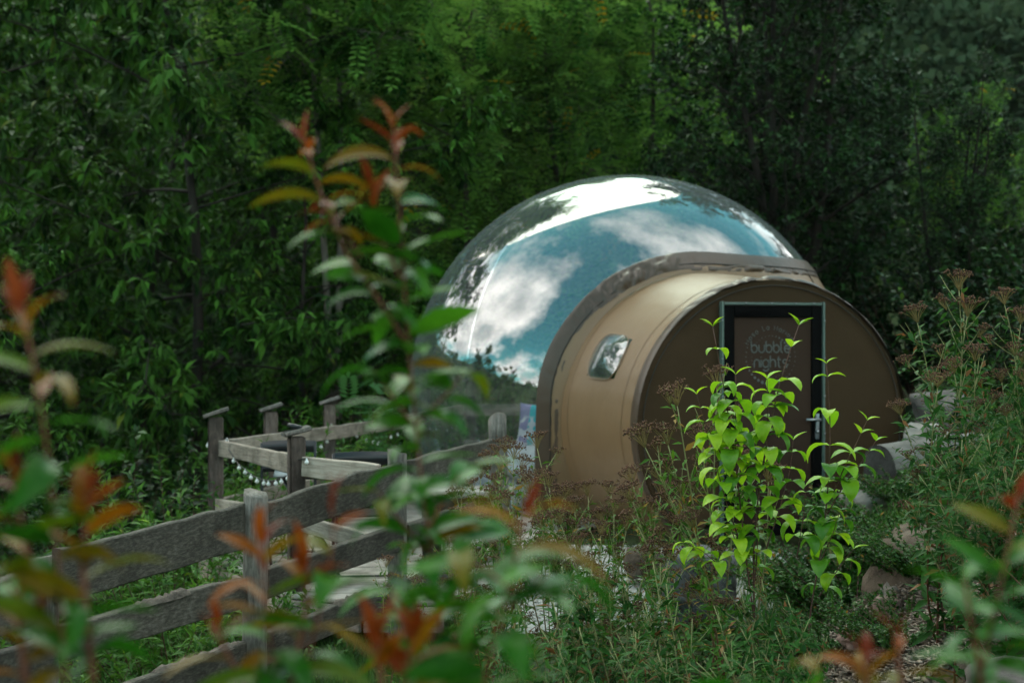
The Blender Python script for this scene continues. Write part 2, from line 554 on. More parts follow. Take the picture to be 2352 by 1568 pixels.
M['spirea'] = leaf_mat('spirea_leaf', (0.030, 0.105, 0.010), (0.090, 0.215, 0.020), (0.28, 0.17, 0.03), 0.55, 0.32, 0.12)
M['spirea_dark'] = leaf_mat('spirea_dark_leaf', (0.012, 0.058, 0.010), (0.046, 0.140, 0.023), (0.20, 0.09, 0.03), 0.55, 0.3, 0.12)
M['head'] = leaf_mat('seed_head', (0.070, 0.036, 0.026), (0.19, 0.105, 0.066), (0.28, 0.22, 0.08), 0.9, 0.05, 0.1)
M['grass'] = leaf_mat('grass_blade', (0.035, 0.095, 0.018), (0.09, 0.19, 0.035), (0.25, 0.22, 0.08), 0.5, 0.3, 0.3)
M['lime'] = plain_leaf('lime_leaf', (0.20, 0.42, 0.010), (0.42, 0.62, 0.020), 0.42, 0.42, 22, 0.35)
M['lime_deep'] = plain_leaf('lime_deep_leaf', (0.06, 0.20, 0.010), (0.17, 0.38, 0.016), 0.42, 0.35, 22, 0.4)  # deeper green leaf, used more often lower on the stems
M['lf_red'] = plain_leaf('young_red_leaf', (0.16, 0.022, 0.005), (0.28, 0.062, 0.007), 0.42, 0.35, 25, 0.1)
M['lf_orange'] = plain_leaf('orange_leaf', (0.23, 0.062, 0.003), (0.22, 0.125, 0.004), 0.4, 0.35, 25, 0.1)
M['lf_olive'] = plain_leaf('olive_leaf', (0.15, 0.085, 0.003), (0.075, 0.14, 0.005), 0.38, 0.35, 25, 0.1)
M['lf_green'] = plain_leaf('glossy_green_leaf', (0.018, 0.105, 0.005), (0.060, 0.20, 0.009), 0.32, 0.32, 25, 0.13)
M['bark'] = noise_mat('bark', (0.030, 0.024, 0.018), (0.095, 0.078, 0.060), 14, 0.95, (1, 1, 0.25), 0.8, 0.02)
M['bark_pale'] = noise_mat('pale_bark', (0.09, 0.075, 0.06), (0.22, 0.19, 0.155), 12, 0.95, (1, 1, 0.25), 0.8, 0.02)
M['bark_dark'] = noise_mat('dark_bark', (0.014, 0.011, 0.009), (0.045, 0.036, 0.028), 14, 0.95, (1, 1, 0.25), 0.8, 0.02)
M['twig'] = noise_mat('red_twig', (0.11, 0.03, 0.018), (0.26, 0.085, 0.045), 22, 0.6, (1, 1, 1), 0.2, 0.002)
M['twig_dark'] = noise_mat('purple_twig', (0.05, 0.022, 0.018), (0.13, 0.06, 0.04), 22, 0.6, (1, 1, 1), 0.2, 0.002)
M['ground'] = noise_mat('ground_soil', (0.030, 0.034, 0.016), (0.060, 0.085, 0.028), 2.2, 0.95, (1, 1, 1), 0.6, 0.05, 8, 0.3, 0.7, (0.11, 0.085, 0.055), 0.2, 'Object', 30)
M['gravel'] = noise_mat('gravel_bed', (0.24, 0.22, 0.19), (0.50, 0.48, 0.44), 34, 0.9, (1, 1, 1), 0.8, 0.02, 6, 0.3, 0.65)
M['pebble'] = leaf_mat('pebbles', (0.28, 0.25, 0.21), (0.60, 0.58, 0.54), (0.32, 0.24, 0.19), 0.85, 0.0, 0.3)
M['chip'] = leaf_mat('bark_chips', (0.12, 0.085, 0.062), (0.42, 0.34, 0.28), (0.60, 0.56, 0.50), 0.9, 0.0, 0.2)
M['mulch'] = noise_mat('mulch_soil', (0.030, 0.022, 0.016), (0.10, 0.075, 0.055), 24, 0.95, (1, 1, 1), 0.8, 0.03)
M['wood'] = wood_mat('grey_board', (0.024, 0.020, 0.015), (0.072, 0.064, 0.051), (0.155, 0.142, 0.118), (2.6, 9, 9))
M['wood_post'] = wood_mat('grey_post', (0.06, 0.054, 0.046), (0.15, 0.136, 0.118), (0.27, 0.25, 0.22), (7, 7, 1.2))
M['wood_brown'] = wood_mat('brown_post', (0.040, 0.028, 0.022), (0.10, 0.074, 0.060), (0.18, 0.14, 0.12), (7, 7, 1.2))
M['rail'] = wood_mat('pale_rail', (0.20, 0.158, 0.128), (0.37, 0.305, 0.25), (0.50, 0.43, 0.365), (0.7, 9, 9))
M['deck'] = wood_mat('deck_plank', (0.29, 0.245, 0.205), (0.48, 0.42, 0.365), (0.63, 0.565, 0.505), (0.6, 10, 10))
M['barkstrip'] = noise_mat('bark_strip', (0.035, 0.028, 0.022), (0.17, 0.14, 0.115), 26, 0.95, (0.5, 1, 1), 1.0, 0.02)
M['fabric'] = fabric_mat('bronze_fabric', (0.205, 0.115, 0.053), (0.240, 0.140, 0.067), 0.44, 0.5, coat=0.25)
M['flap'] = fabric_mat('dark_bronze_flap', (0.066, 0.039, 0.024), (0.092, 0.057, 0.036), 0.38, 0.5)
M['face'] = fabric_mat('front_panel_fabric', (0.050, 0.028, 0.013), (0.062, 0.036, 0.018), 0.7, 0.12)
M['doorcloth'] = fabric_mat('door_cloth', (0.036, 0.021, 0.014), (0.046, 0.028, 0.019), 0.75, 0.08)
M['seamline'] = plain('dark_seam', (0.03, 0.022, 0.016), 0.6)
M['black'] = plain('black_frame', (0.004, 0.004, 0.004), 0.85, 0, 0.04)
M['alu'] = plain('grey_green_aluminium', (0.095, 0.14, 0.115), 0.5, 0.2)
M['steel'] = plain('steel', (0.36, 0.37, 0.38), 0.35, 0.9)
M['print'] = plain('pale_print', (0.115, 0.120, 0.110), 0.8, 0, 0.1)
M['film'] = film_mat('clear_film', 0.25)
M['pane'] = film_mat('window_film', 0.20, 0.01, (0.75, 0.82, 0.80))
M['weld'] = film_mat('welded_seam', 0.35, 0.03, (0.88, 0.92, 0.92))
M['metal_black'] = plain('black_paint_metal', (0.018, 0.020, 0.022), 0.38, 0.2)
M['table'] = plain('grey_table_top', (0.30, 0.345, 0.36), 0.35)
M['bulb'] = plain('white_bulb', (0.86, 0.85, 0.82), 0.3)
M['cable'] = plain('black_cable', (0.012, 0.012, 0.012), 0.5)
M['linen'] = fabric_mat('grey_blue_linen', (0.32, 0.35, 0.40), (0.40, 0.43, 0.48), 0.85, 0.2)
M['rock_pale'] = noise_mat('pale_rock', (0.17, 0.145, 0.12), (0.38, 0.34, 0.30), 5, 0.9, (1, 1, 1), 0.7, 0.04)
M['rock_pink'] = noise_mat('pink_rock', (0.17, 0.105, 0.085), (0.36, 0.25, 0.215), 6, 0.9, (1, 1, 1), 0.7, 0.04)
M['rock_dark'] = noise_mat('dark_rock', (0.035, 0.034, 0.033), (0.16, 0.155, 0.15), 9, 0.9, (1, 1, 1), 0.9, 0.05, 8)
M['rock_brown'] = noise_mat('brown_rock', (0.055, 0.038, 0.026), (0.15, 0.11, 0.08), 5, 0.95, (1, 1, 1), 0.8, 0.05, 8)
M['rock_violet'] = noise_mat('violet_rock', (0.085, 0.068, 0.062), (0.185, 0.155, 0.142), 10, 0.9, (1, 1, 1), 0.6, 0.03, 8)
M['log'] = noise_mat('log_wood', (0.075, 0.068, 0.06), (0.24, 0.22, 0.195), 9, 0.9, (0.4, 1, 1), 0.8, 0.03, 8)
M['log_end'] = noise_mat('log_end', (0.014, 0.013, 0.012), (0.08, 0.074, 0.068), 7, 0.95, (1, 1, 1), 0.8, 0.03, 8)

# ------------------------------------------------------------------ terrain
DECK_L = (np.array([8.9, 9.2, 11.05, 17.75]), np.array([-0.95, -1.50, -2.42, -0.80]))
DECK_R = (np.array([8.9, 10.3, 12.3, 12.9, 13.0, 17.75]), np.array([-0.42, 0.10, 0.55, 0.9, 3.4, 3.4]))


def ground_z(x, y):
    x = np.asarray(x, float); y = np.asarray(y, float)
    z = -0.06 - 0.36 * smooth01(3.0, 6.0, y) + 0.36 * smooth01(8.3, 10.0, y)
    # falls away on the left, under and beyond the deck
    edge = np.interp(y, [0, 6, 9, 11, 18, 24], [-1.6, -1.7, -1.0, -1.5, -0.6, 0.5])
    drop = np.maximum(0, edge - x)
    z = z - 3.2 * (1 - np.exp(-0.22 * drop)) * smooth01(-6, 6, y)
    # falls behind the deck into the gully
    z = z - 1.8 * smooth01(17.6, 24, y) * smooth01(8, 1, x)
    # rises on the right
    xr = np.interp(y, [0, 6, 8, 10.6, 12.2, 18], [1.6, 1.2, 1.3, 2.45, 3.6, 3.9])
    ri = np.maximum(0, x - xr)
    z = z + (0.75 * np.minimum(ri, 1.2) + 0.22 * np.clip(ri - 1.2, 0, 12)) * smooth01(2, 7, y) * smooth01(60, 30, y)
    # far hills: steep ahead, low behind
    r = np.hypot(x, y); az = np.abs(np.arctan2(x, np.maximum(y, -1e9)))
    ahead = smooth01(2.3, 1.2, az)
    steep = 0.36 * ahead + 0.13 * (1 - ahead)
    start = 34 * ahead + 70 * (1 - ahead)
    h = steep * np.maximum(0, r - start)
    h = 90 * (1 - np.exp(-h / 90)) * (1 + 0.18 * vnoise(x * 0.012, y * 0.012))
    z = z + h
    z = z + 0.035 * fbm(x * 0.9, y * 0.9) * smooth01(1.2, 0.3, np.abs(np.hypot((x - 1.5) / 2.0, (y - 11.5) / 2.5) - 0.0) * 0 + 0.0 + (np.hypot((x - 1.5) / 2.2, (y - 12.5) / 3.5) < 1) * 2)
    return z


def gz(x, y): return float(ground_z(x, y))


def axis_ticks(lo, hi, near_lo, near_hi, fine, n_far):
    a = np.arange(near_lo, near_hi + 1e-6, fine)
    l = near_lo - np.geomspace(fine, near_lo - lo, n_far)[::-1]
    h = near_hi + np.geomspace(fine, hi - near_hi, n_far)
    return np.concatenate([l, a, h])


gx = axis_ticks(-330, 330, -8, 8, 0.16, 46)
gy = axis_ticks(-330, 330, -2, 24, 0.16, 46)
GX, GY = np.meshgrid(gx, gy, indexing='ij')
GV = np.stack([GX, GY, ground_z(GX, GY)], -1).reshape(-1, 3)
ny = len(gy)
gi = np.arange(len(gx) - 1)[:, None] * ny; gj = np.arange(ny - 1)[None, :]
GF = np.stack([gi + gj, gi + ny + gj, gi + ny + gj + 1, gi + gj + 1], -1).reshape(-1, 4)
tag(link('ground', mesh('ground', GV, GF, M['ground'], True)), kind='structure')


def patch(name, cx, cy, rx, ry, lift, mat, seed, label=None):
    rng = np.random.default_rng(seed)
    n, m = 64, 14
    a = np.arange(n) / n * 2 * math.pi
    wob = 1 + 0.16 * vnoise(np.cos(a) * 2 + seed, np.sin(a) * 2)
    V = [[cx, cy, gz(cx, cy) + lift]]
    for k in range(1, m + 1):
        t = k / m
        x = cx + rx * wob * t * np.cos(a); y = cy + ry * wob * t * np.sin(a)
        z = ground_z(x, y) + lift * (1 if k < m else -1.5)
        V += list(np.stack([x, y, z], -1))
    F3 = np.array([[0, 1 + i, 1 + (i + 1) % n] for i in range(n)])
    F4 = np.array([[1 + (k - 1) * n + i, 1 + k * n + i, 1 + k * n + (i + 1) % n, 1 + (k - 1) * n + (i + 1) % n] for k in range(1, m) for i in range(n)])
    o = link(name, mesh(name, np.array(V), [F3, F4], mat, True))
    return tag(o, kind='structure')


patch('gravel_path', 0.8, 10.45, 1.9, 1.35, 0.012, M['gravel'], 3)
patch('mulch_bed', 2.3, 7.4, 1.5, 1.3, 0.012, M['mulch'], 8)

# wooded hillside far behind
rng = np.random.default_rng(21)


def clump_template(n, rng, leaf=0.16):
    """Leaf-sized faces spread over a rounded crown of radius one."""
    d = rng.normal(size=(n, 3)); d /= np.linalg.norm(d, axis=1)[:, None]
    d[:, 2] = np.where(d[:, 2] < -0.35, -d[:, 2], d[:, 2])
    lump = 1 + 0.28 * fbm(d[:, 0] * 2.3, d[:, 1] * 2.3, d[:, 2] * 2.3, 3)
    P = d * (lump * (0.72 + 0.28 * rng.random(n) ** 0.5))[:, None]
    D = d + rng.normal(size=(n, 3)) * 0.7; D[:, 2] -= 0.3
    Mx = frames(D, rng, 0.6, (0, 0, 1))
    return scatter(kite_template(0.75, 0.2), P, Mx, leaf * (0.6 + 0.8 * rng.random(n)))


tm = [clump_template(230, np.random.default_rng(s), 0.24) for s in range(4)]
tmn = [clump_template(1500, np.random.default_rng(s), 0.085) for s in range(4)]
hp = []
while len(hp) < 1150:
    if len(hp) < 760:
        az = rng.uniform(-0.55, 0.55); r = rng.uniform(40, 215) ** 1.0
    else:
        az = rng.uniform(-math.pi, math.pi); r = rng.uniform(75, 230)
    x, y = r * math.sin(az), r * math.cos(az)
    hp.append((x, y))
HV, HF, HT, off = [], [], [], 0
for i, (x, y) in enumerate(hp):
    V, F = (tmn if (math.hypot(x, y) < 105 and abs(x) < y * .45) else tm)[i % 4]
    s = rng.uniform(2.2, 4.4); zz = gz(x, y)
    a = rng.uniform(0, 6.28); c, sn = math.cos(a), math.sin(a)
    W = np.stack([V[:, 0] * c - V[:, 1] * sn, V[:, 0] * sn + V[:, 1] * c, V[:, 2] * rng.uniform(1.0, 1.5)], -1) * s + (x, y, zz + s * 0.9)
    HV.append(W); HF.append(F + off); off += len(W)
    HT.append(np.clip(rng.normal(0.5, 0.22) + rng.normal(0, 0.12, len(F)), 0, 1))
tag(link('hill_forest', mesh('hill_forest', np.concatenate(HV), np.concatenate(HF), M['hillwood'], False, np.concatenate(HT))),
    'hazy green wood covering the far hillside behind the trees', 'forest', kind='stuff')

# ------------------------------------------------------------------ bubble tent
C0 = np.array([1.21, 15.0, 1.07]); RS = 2.30
AX = np.array([0.95, -3.30, 0.0]); AX /= np.linalg.norm(AX)
RT = np.array([-AX[1], AX[0], 0.0])           # to the right as one faces the door... seen from the camera
UP = np.array([0, 0, 1.0])
TL = 3.43                                     # sphere centre to front panel
TC_Z = 0.93; TR = 1.20                        # tunnel centre height, radius


def sph(az, el, r=RS):
    """az from the tunnel axis towards the right, el upwards (radians)."""
    az, el = np.broadcast_arrays(az, el)
    d = (np.cos(el) * np.cos(az))[..., None] * AX + (np.cos(el) * np.sin(az))[..., None] * RT + np.sin(el)[..., None] * UP
    return C0 + np.asarray(r)[..., None] * d if np.ndim(r) else C0 + r * d


def tun(th, t, r):
    """th: 0 right, 90 up, 180 left; t metres from the sphere centre along the axis."""
    th, t, r = np.broadcast_arrays(th, t, r)
    p = (C0 * [1, 1, 0] + [0, 0, TC_Z]) + t[..., None] * AX + (r * np.cos(th))[..., None] * RT + (r * np.sin(th))[..., None] * UP
    p = p.copy(); p[..., 2] = np.maximum(p[..., 2], 0.005)
    return p


tent = empty('bubble_tent', (C0[0], C0[1], 0.0), 'clear inflatable bubble tent with bronze fabric entrance tunnel and dark door', 'tent')
TI = Matrix.Translation((-C0[0], -C0[1], 0))


def tpart(name, V, F, mat, smooth=True, parent=None, kind=None):
    V = np.asarray(V) - np.array([C0[0], C0[1], 0])
    return link(name, mesh(name, V, F, mat, smooth), parent or tent, kind=kind)


EL0 = -math.asin(1.05 / RS)
# clear dome
nu, nv = 161, 72
def dome_fn(U, W):
    az = (U * 2 - 1) * math.pi; el = EL0 + W * (math.pi / 2 - EL0)
    return sph(az, el)
V, F = grid(dome_fn, nu, nv)
ctr = V[F].mean(axis=1) - C0
ang = np.degrees(np.arccos(np.clip((ctr / np.linalg.norm(ctr, axis=1)[:, None]) @ AX, -1, 1)))
F = F[ang > 29.5]
dome = tpart('clear_dome', V, F, M['film'])
# welded seams between the film panels
for az0 in (-150, -105, -62, 62, 105, 150, 180):
    def seam(U, W, a=R(az0)):
        el = EL0 + U * (R(82) - EL0); wd = 0.014 / np.maximum(np.cos(el), 0.12)
        return sph(a + (W - .5) * wd / RS * 1.6, el, RS + 0.003)
    V, F = grid(seam, 40, 3); tpart('welded_seam', V, F, M['weld'], parent=dome)
for el0, a0, a1 in ((58, -120, 75), (72, -180, 180)):
    def seam(U, W, e=R(el0)):
        return sph(R(a0) + U * R(a1 - a0), e + (W - .5) * 0.011, RS + 0.003)
    V, F = grid(seam, 70, 3); tpart('welded_seam', V, F, M['weld'], parent=dome)

# outer edge of the opaque collar: left quarter circle, then level to the right
edge = []
for e in np.linspace(math.degrees(EL0) + 0.2, 0, 14): edge.append((-39.0 - 3.2 * (-(e) / 27.0) ** 1.5, e))
for t in np.linspace(4, 90, 26): edge.append((-39.0 * math.cos(R(t)), 34.5 * math.sin(R(t))))
for a in np.linspace(3, 100, 30): edge.append((a, 34.5 - 0.012 * a))
for t in np.linspace(6, 90, 8): edge.append((100 + 18 * math.sin(R(t)), 33.3 - 18 * (1 - math.cos(R(t)))))
for e in np.linspace(15, math.degrees(EL0) + 0.2, 10): edge.append((118, e))
edge = np.radians(np.array(edge))
s_ = np.concatenate([[0], np.cumsum(np.linalg.norm(np.diff(edge, axis=0), axis=1))]); s_ /= s_[-1]
NU = 420
uu = np.linspace(0, 1, NU)
EA, EE = np.interp(uu, s_, edge[:, 0]), np.interp(uu, s_, edge[:, 1])
# inner curve: mouth of the tunnel on the sphere
th0 = math.asin(TC_Z / (TR + 0.13))
kL = np.searchsorted(uu, s_[13]); kT = np.searchsorted(uu, s_[39])
th_in = np.interp(uu, [0, s_[13], s_[39], s_[62], 1], [math.pi + th0 * 0.98, math.pi, math.pi / 2, 0.25, -th0 * 0.98])
TRB = TR + 0.13
iy = TRB * np.cos(th_in); iz = TC_Z - C0[2] + TRB * np.sin(th_in)
ix = np.sqrt(np.maximum(RS ** 2 - iy ** 2 - iz ** 2, 0.01))
IA, IE = np.arctan2(iy, ix), np.arcsin(iz / RS)


def collar_fn(U, W):
    az = EA[:, None] * (1 - W) + IA[:, None] * W
    el = EE[:, None] * (1 - W) + IE[:, None] * W
    r = RS + 0.010 + 0.012 * np.sin(W * math.pi)
    return sph(az, np.maximum(el, EL0), r)
V, F = grid(collar_fn, NU, 16)
tpart('fabric_collar', V, F, M['fabric'])


def strip(name, ca, ce, width, lift, mat, seed, amp, nv=11, parent=None, flip=False):
    """A wrinkled flap following a curve on the sphere."""
    rng = np.random.default_rng(seed)
    P = sph(ca, ce)
    T = np.gradient(P, axis=0); T /= np.linalg.norm(T, axis=1)[:, None]
    Nn = (P - C0) / RS
    B = np.cross(T, Nn); B /= np.linalg.norm(B, axis=1)[:, None]
    L = np.concatenate([[0], np.cumsum(np.linalg.norm(np.diff(P, axis=0), axis=1))])
    W = np.linspace(0, 1, nv)
    wv = width * (1 + 0.10 * vnoise(L * 2.1, seed))
    sk = 0.5 * vnoise(L * 1.4, seed + 3.3)
    f = L[:, None] * 9 + W[None, :] * 2.2 * sk[:, None]
    g = np.clip(0.4 + 1.1 * vnoise(L * 0.8, seed + 8.8), 0.05, 1.3)[:, None]
    bump = amp * g * (np.abs(vnoise(f, W[None, :] * 1.6, seed)) * 1.7 + 0.5 * np.abs(vnoise(f * 2.3, W[None, :] * 2.5, seed + 4)))
    prof = np.sin(np.clip(W, 0, 1) * math.pi) ** 0.6
    h = lift + 0.007 * prof[None, :] + bump * (0.35 + 0.65 * prof[None, :])
    V = P[:, None, :] + ((W[None, :] - 0.5) * wv[:, None])[..., None] * B[:, None, :] + h[..., None] * Nn[:, None, :]
    V[..., 2] = np.maximum(V[..., 2], 0.003)
    n = len(P)
    i = np.arange(n - 1)[:, None] * nv; j = np.arange(nv - 1)[None, :]
    F = np.stack([i + j, i + nv + j, i + nv + j + 1, i + j + 1], -1).reshape(-1, 4)
    return tpart(name, V.reshape(-1, 3), F, mat, parent=parent)


uf = np.linspace(0, 1, 900)
fa, fe = np.interp(uf, uu, EA), np.interp(uf, uu, EE)
strip('edge_flap', fa, fe, 0.195, 0.014, M['flap'], 4, 0.034)
# thin dark seam along the inner side of the flap and a second cloth fold beside it
inw = 0.115
ga, ge = fa * (1 - inw * 1.0) + np.interp(uf, uu, IA) * inw * 1.0, fe * (1 - inw) + np.interp(uf, uu, IE) * inw
Pm = sph(fa, fe); Pi = sph(np.interp(uf, uu, IA), np.interp(uf, uu, IE))
dist = np.linalg.norm(Pi - Pm, axis=1)
w1 = np.clip(0.115 / dist, 0, 0.6)
sa, se = fa * (1 - w1) + np.interp(uf, uu, IA) * w1, fe * (1 - w1) + np.interp(uf, uu, IE) * w1
strip('collar_fold', sa[: 640], se[: 640], 0.085, 0.008, M['flap'], 9, 0.016)
sp = sph(sa * 0.55 + fa * 0.45, se * 0.55 + fe * 0.45, RS + 0.026)[:660:3]
mb = MB(); mb.tube(sp - [C0[0], C0[1], 0], 0.006, 5); mb.build('collar_seam', M['seamline'], tent, True)
# vertical seam on the right shoulder
sp = sph(R(44), np.radians(np.linspace(24, 33.5, 8)), RS + 0.022)
mb = MB(); mb.tube(sp - [C0[0], C0[1], 0], 0.007, 5); mb.build('collar_seam', M['seamline'], tent, True)

# tunnel, with the opening of the side window left out
WT0, WT1, WN0, WN1 = R(145.0), R(162.0), 2.30, 2.86
tha = np.concatenate([np.linspace(-R(50), WT0, 76)[:-1], np.linspace(WT0, WT1, 9)[:-1], np.linspace(WT1, R(230), 32)])
tt = np.concatenate([np.linspace(1.72, WN0, 12)[:-1], np.linspace(WN0, WN1, 9)[:-1], np.linspace(WN1, TL, 10)])


def tun_r(t, th):
    u = (t - 1.72) / (TL - 1.72)
    return TR + 0.15 * (1 - np.clip(u, 0, 1)) ** 1.6 + 0.03 * np.sin(np.clip(u, 0, 1) * math.pi) + 0.007 * vnoise(th * 4.0, t * 2.0, 3.0) + 0.006 * vnoise(th * 15.0, 1.0, 3.0) * (np.clip(u, 0, 1) ** 5 + (1 - np.clip(u, 0, 1)) ** 5)
TH, TT = tha[:, None], tt[None, :]
V = tun(TH, TT, tun_r(TT, TH)).reshape(-1, 3)
nvt = len(tt)
i = np.arange(len(tha) - 1)[:, None] * nvt; j = np.arange(nvt - 1)[None, :]
F = np.stack([i + j, i + nvt + j, i + nvt + j + 1, i + j + 1], -1)
keep = ~((tha[:-1, None] >= WT0 - 1e-6) & (tha[1:, None] <= WT1 + 1e-6) & (tt[None, :-1] >= WN0 - 1e-6) & (tt[None, 1:] <= WN1 + 1e-6))
tunnel = tpart('tunnel', V, F[keep], M['fabric'])
# seam running along the tunnel roof
for tz, wz in ((2.02, 0.010), (3.12, 0.008)):
    thq = np.linspace(-R(48), R(228), 120)
    def ringf(U, W, tz=tz, wz=wz):
        th = R(-48) + U * R(276); t = tz + (W - .5) * wz * 2
        return tun(th + 0 * W, t + 0 * U, tun_r(tz, th) + 0.0025 + 0.002 * np.sin(W * math.pi))
    V, F = grid(ringf, 140, 4); tpart('welded_seam', V, F, M['fabric'], parent=tunnel)
# window pane with rounded corners, slightly bulged
def rr_points(a0, a1, b0, b1, ra, n=6):
    pts = []
    for ca, cb, s0 in ((a1 - ra, b1 - ra, 0), (a0 + ra, b1 - ra, 90), (a0 + ra, b0 + ra, 180), (a1 - ra, b0 + ra, 270)):
        for k in range(n + 1):
            t = R(s0 + 90 * k / n); pts.append((ca + ra * math.cos(t), cb + ra * math.sin(t)))
    return np.array(pts)
sk = 0.0
arc = TR
pr = rr_points(WT0 * arc - 0.02, WT1 * arc + 0.02, WN0 - 0.02, WN1 + 0.02, 0.165)
cen = pr.mean(axis=0)
V = []; ring = len(pr); levels = (1.0, 0.8, 0.55, 0.3)
for q in levels:
    p = cen + (pr - cen) * q
    bul = 0.012 + 0.035 * (1 - q ** 2)
    V += list(tun(p[:, 0] / arc, p[:, 1], tun_r(p[:, 1], p[:, 0] / arc) + bul))
V.append(tun(np.array(cen[0] / arc), np.array(cen[1]), np.array(tun_r(cen[1], 0) + 0.047)))
F4 = np.array([[k * ring + i, k * ring + (i + 1) % ring, (k + 1) * ring + (i + 1) % ring, (k + 1) * ring + i] for k in range(3) for i in range(ring)])
F3 = np.array([[3 * ring + i, 3 * ring + (i + 1) % ring, 4 * ring] for i in range(ring)])
win = tpart('window', np.array(V), [F3, F4], M['pane'])
# pale welded rim round the pane
rim = tun(np.append(pr[:, 0], pr[:1, 0]) / arc, np.append(pr[:, 1], pr[:1, 1]), np.array([tun_r(q, a_) for q, a_ in zip(np.append(pr[:, 1], pr[:1, 1]), np.append(pr[:, 0], pr[:1, 0]) / arc)]) + 0.012)
mb = MB(); mb.tube(rim - [C0[0], C0[1], 0], 0.0045, 5, False); mb.build('window_rim', M['fabric'], win, True)

# wrinkled flap round the front edge of the tunnel
rng = np.random.default_rng(12)
th = np.linspace(-R(48), R(228), 760); L = th * TR
W = np.linspace(0, 1, 11)
prof = np.sin(W * math.pi) ** 0.6
gg = np.clip(0.45 + 1.1 * vnoise(L * 0.9, 2.2), 0.05, 1.3)[:, None]
f = L[:, None] * 9 + W[None, :] * vnoise(L * 1.2, 5)[:, None]
hb = 0.014 + 0.014 * prof[None, :] + 0.024 * gg * np.abs(vnoise(f, W[None, :] * 1.5, 3)) * (0.3 + 0.7 * prof[None, :])
tq = TL - 0.055 + (W[None, :] - 0.5) * (0.15 + 0.02 * vnoise(L * 1.7, 9)[:, None])
V = tun(th[:, None] + 0 * W[None, :], tq, TR + hb).reshape(-1, 3)
i = np.arange(len(th) - 1)[:, None] * 11; j = np.arange(10)[None, :]
F = np.stack([i + j, i + 11 + j, i + 11 + j + 1, i + j + 1], -1).reshape(-1, 4)
tpart('front_flap', V, F, M['flap'])

# front panel, slightly blown out
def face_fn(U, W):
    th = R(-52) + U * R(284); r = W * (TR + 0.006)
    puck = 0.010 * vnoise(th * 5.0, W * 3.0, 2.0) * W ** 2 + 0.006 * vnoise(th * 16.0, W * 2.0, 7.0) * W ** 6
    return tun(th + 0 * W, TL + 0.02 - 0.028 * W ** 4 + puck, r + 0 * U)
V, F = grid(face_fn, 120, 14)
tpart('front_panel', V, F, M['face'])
mb = MB()
mb.tube(tun(np.linspace(-R(50), R(230), 120), TL + 0.014, TR - 0.04) - [C0[0], C0[1], 0], 0.005, 5)
mb.build('panel_piping', M['seamline'], tent, True)

# door: local frame on the front panel
DO = C0 * [1, 1, 0] + AX * (TL + 0.03)
DW, DH = 0.95, 1.955
DC = -0.035


def fp(x, z, y=0.0):
    """Point on the front panel: x to the right, z up, y out of it."""
    return DO + RT * (x + DC) + UP * z + AX * y - np.array([C0[0], C0[1], 0])


ROT = np.stack([RT, -AX, UP], -1)
door = empty('door'); door.parent = tent


def dbox(mbx, x0, x1, z0, z1, y0, y1, bev=0.004):
    mbx.box(fp((x0 + x1) / 2, (z0 + z1) / 2, (y0 + y1) / 2), (x1 - x0, y1 - y0, z1 - z0), ROT, bev)


hw = DW / 2
mb = MB()
dbox(mb, -hw + 0.008, -hw + 0.032, 0.02, DH, -0.01, 0.035); dbox(mb, hw - 0.032, hw - 0.008, 0.02, DH, -0.01, 0.035)
dbox(mb, -hw + 0.0325, hw - 0.0325, DH - 0.030, DH - 0.006, -0.01, 0.034)
al = mb.build('aluminium_frame', M['alu'], door)
mb = MB()
for z in np.arange(0.25, 1.9, 0.31):
    for sx in (-1, 1):
        p = fp(sx * (hw - 0.016), z, 0.036); mb.tube([p, p + AX * 0.006], 0.007, 6)
for x in (-0.25, -0.02, 0.2, 0.36):
    p = fp(x, DH - 0.012, 0.036); mb.tube([p, p + AX * 0.006], 0.007, 6)
mb.build('rivets', M['steel'], al, kind='stuff')
mb = MB()
a = hw - 0.034
dbox(mb, -a, -a + 0.095, 0.04, DH - 0.033, -0.01, 0.026); dbox(mb, a - 0.095, a, 0.04, DH - 0.033, -0.01, 0.026)
dbox(mb, -a + 0.0955, a - 0.0955, DH - 0.128, DH - 0.033, -0.01, 0.0255); dbox(mb, -a + 0.0955, a - 0.0955, 0.04, 0.14, -0.01, 0.0255)
bf = mb.build('black_frame', M['black'], door)
mb = MB(); dbox(mb, -a + 0.088, a - 0.088, 0.1, DH - 0.12, -0.008, 0.012, 0.002)
mb.build('door_panel', M['doorcloth'], door)
mb = MB()
hz_, hx_ = 0.985, a - 0.045
dbox(mb, hx_ - 0.018, hx_ + 0.018, hz_ - 0.16, hz_ + 0.05, 0.026, 0.033, 0.003)
p = fp(hx_, hz_, 0.03); mb.tube([p, p + AX * 0.05], 0.011, 8)
mb.tube([fp(hx_ + 0.008, hz_, 0.078), fp(hx_ - 0.06, hz_ + 0.002, 0.08), fp(hx_ - 0.125, hz_ + 0.004, 0.076)], 0.011, 8)
p = fp(hx_, hz_ - 0.10, 0.032); mb.tube([p, p + AX * 0.012], 0.014, 10)
mb.build('door_handle', M['steel'], door, True)

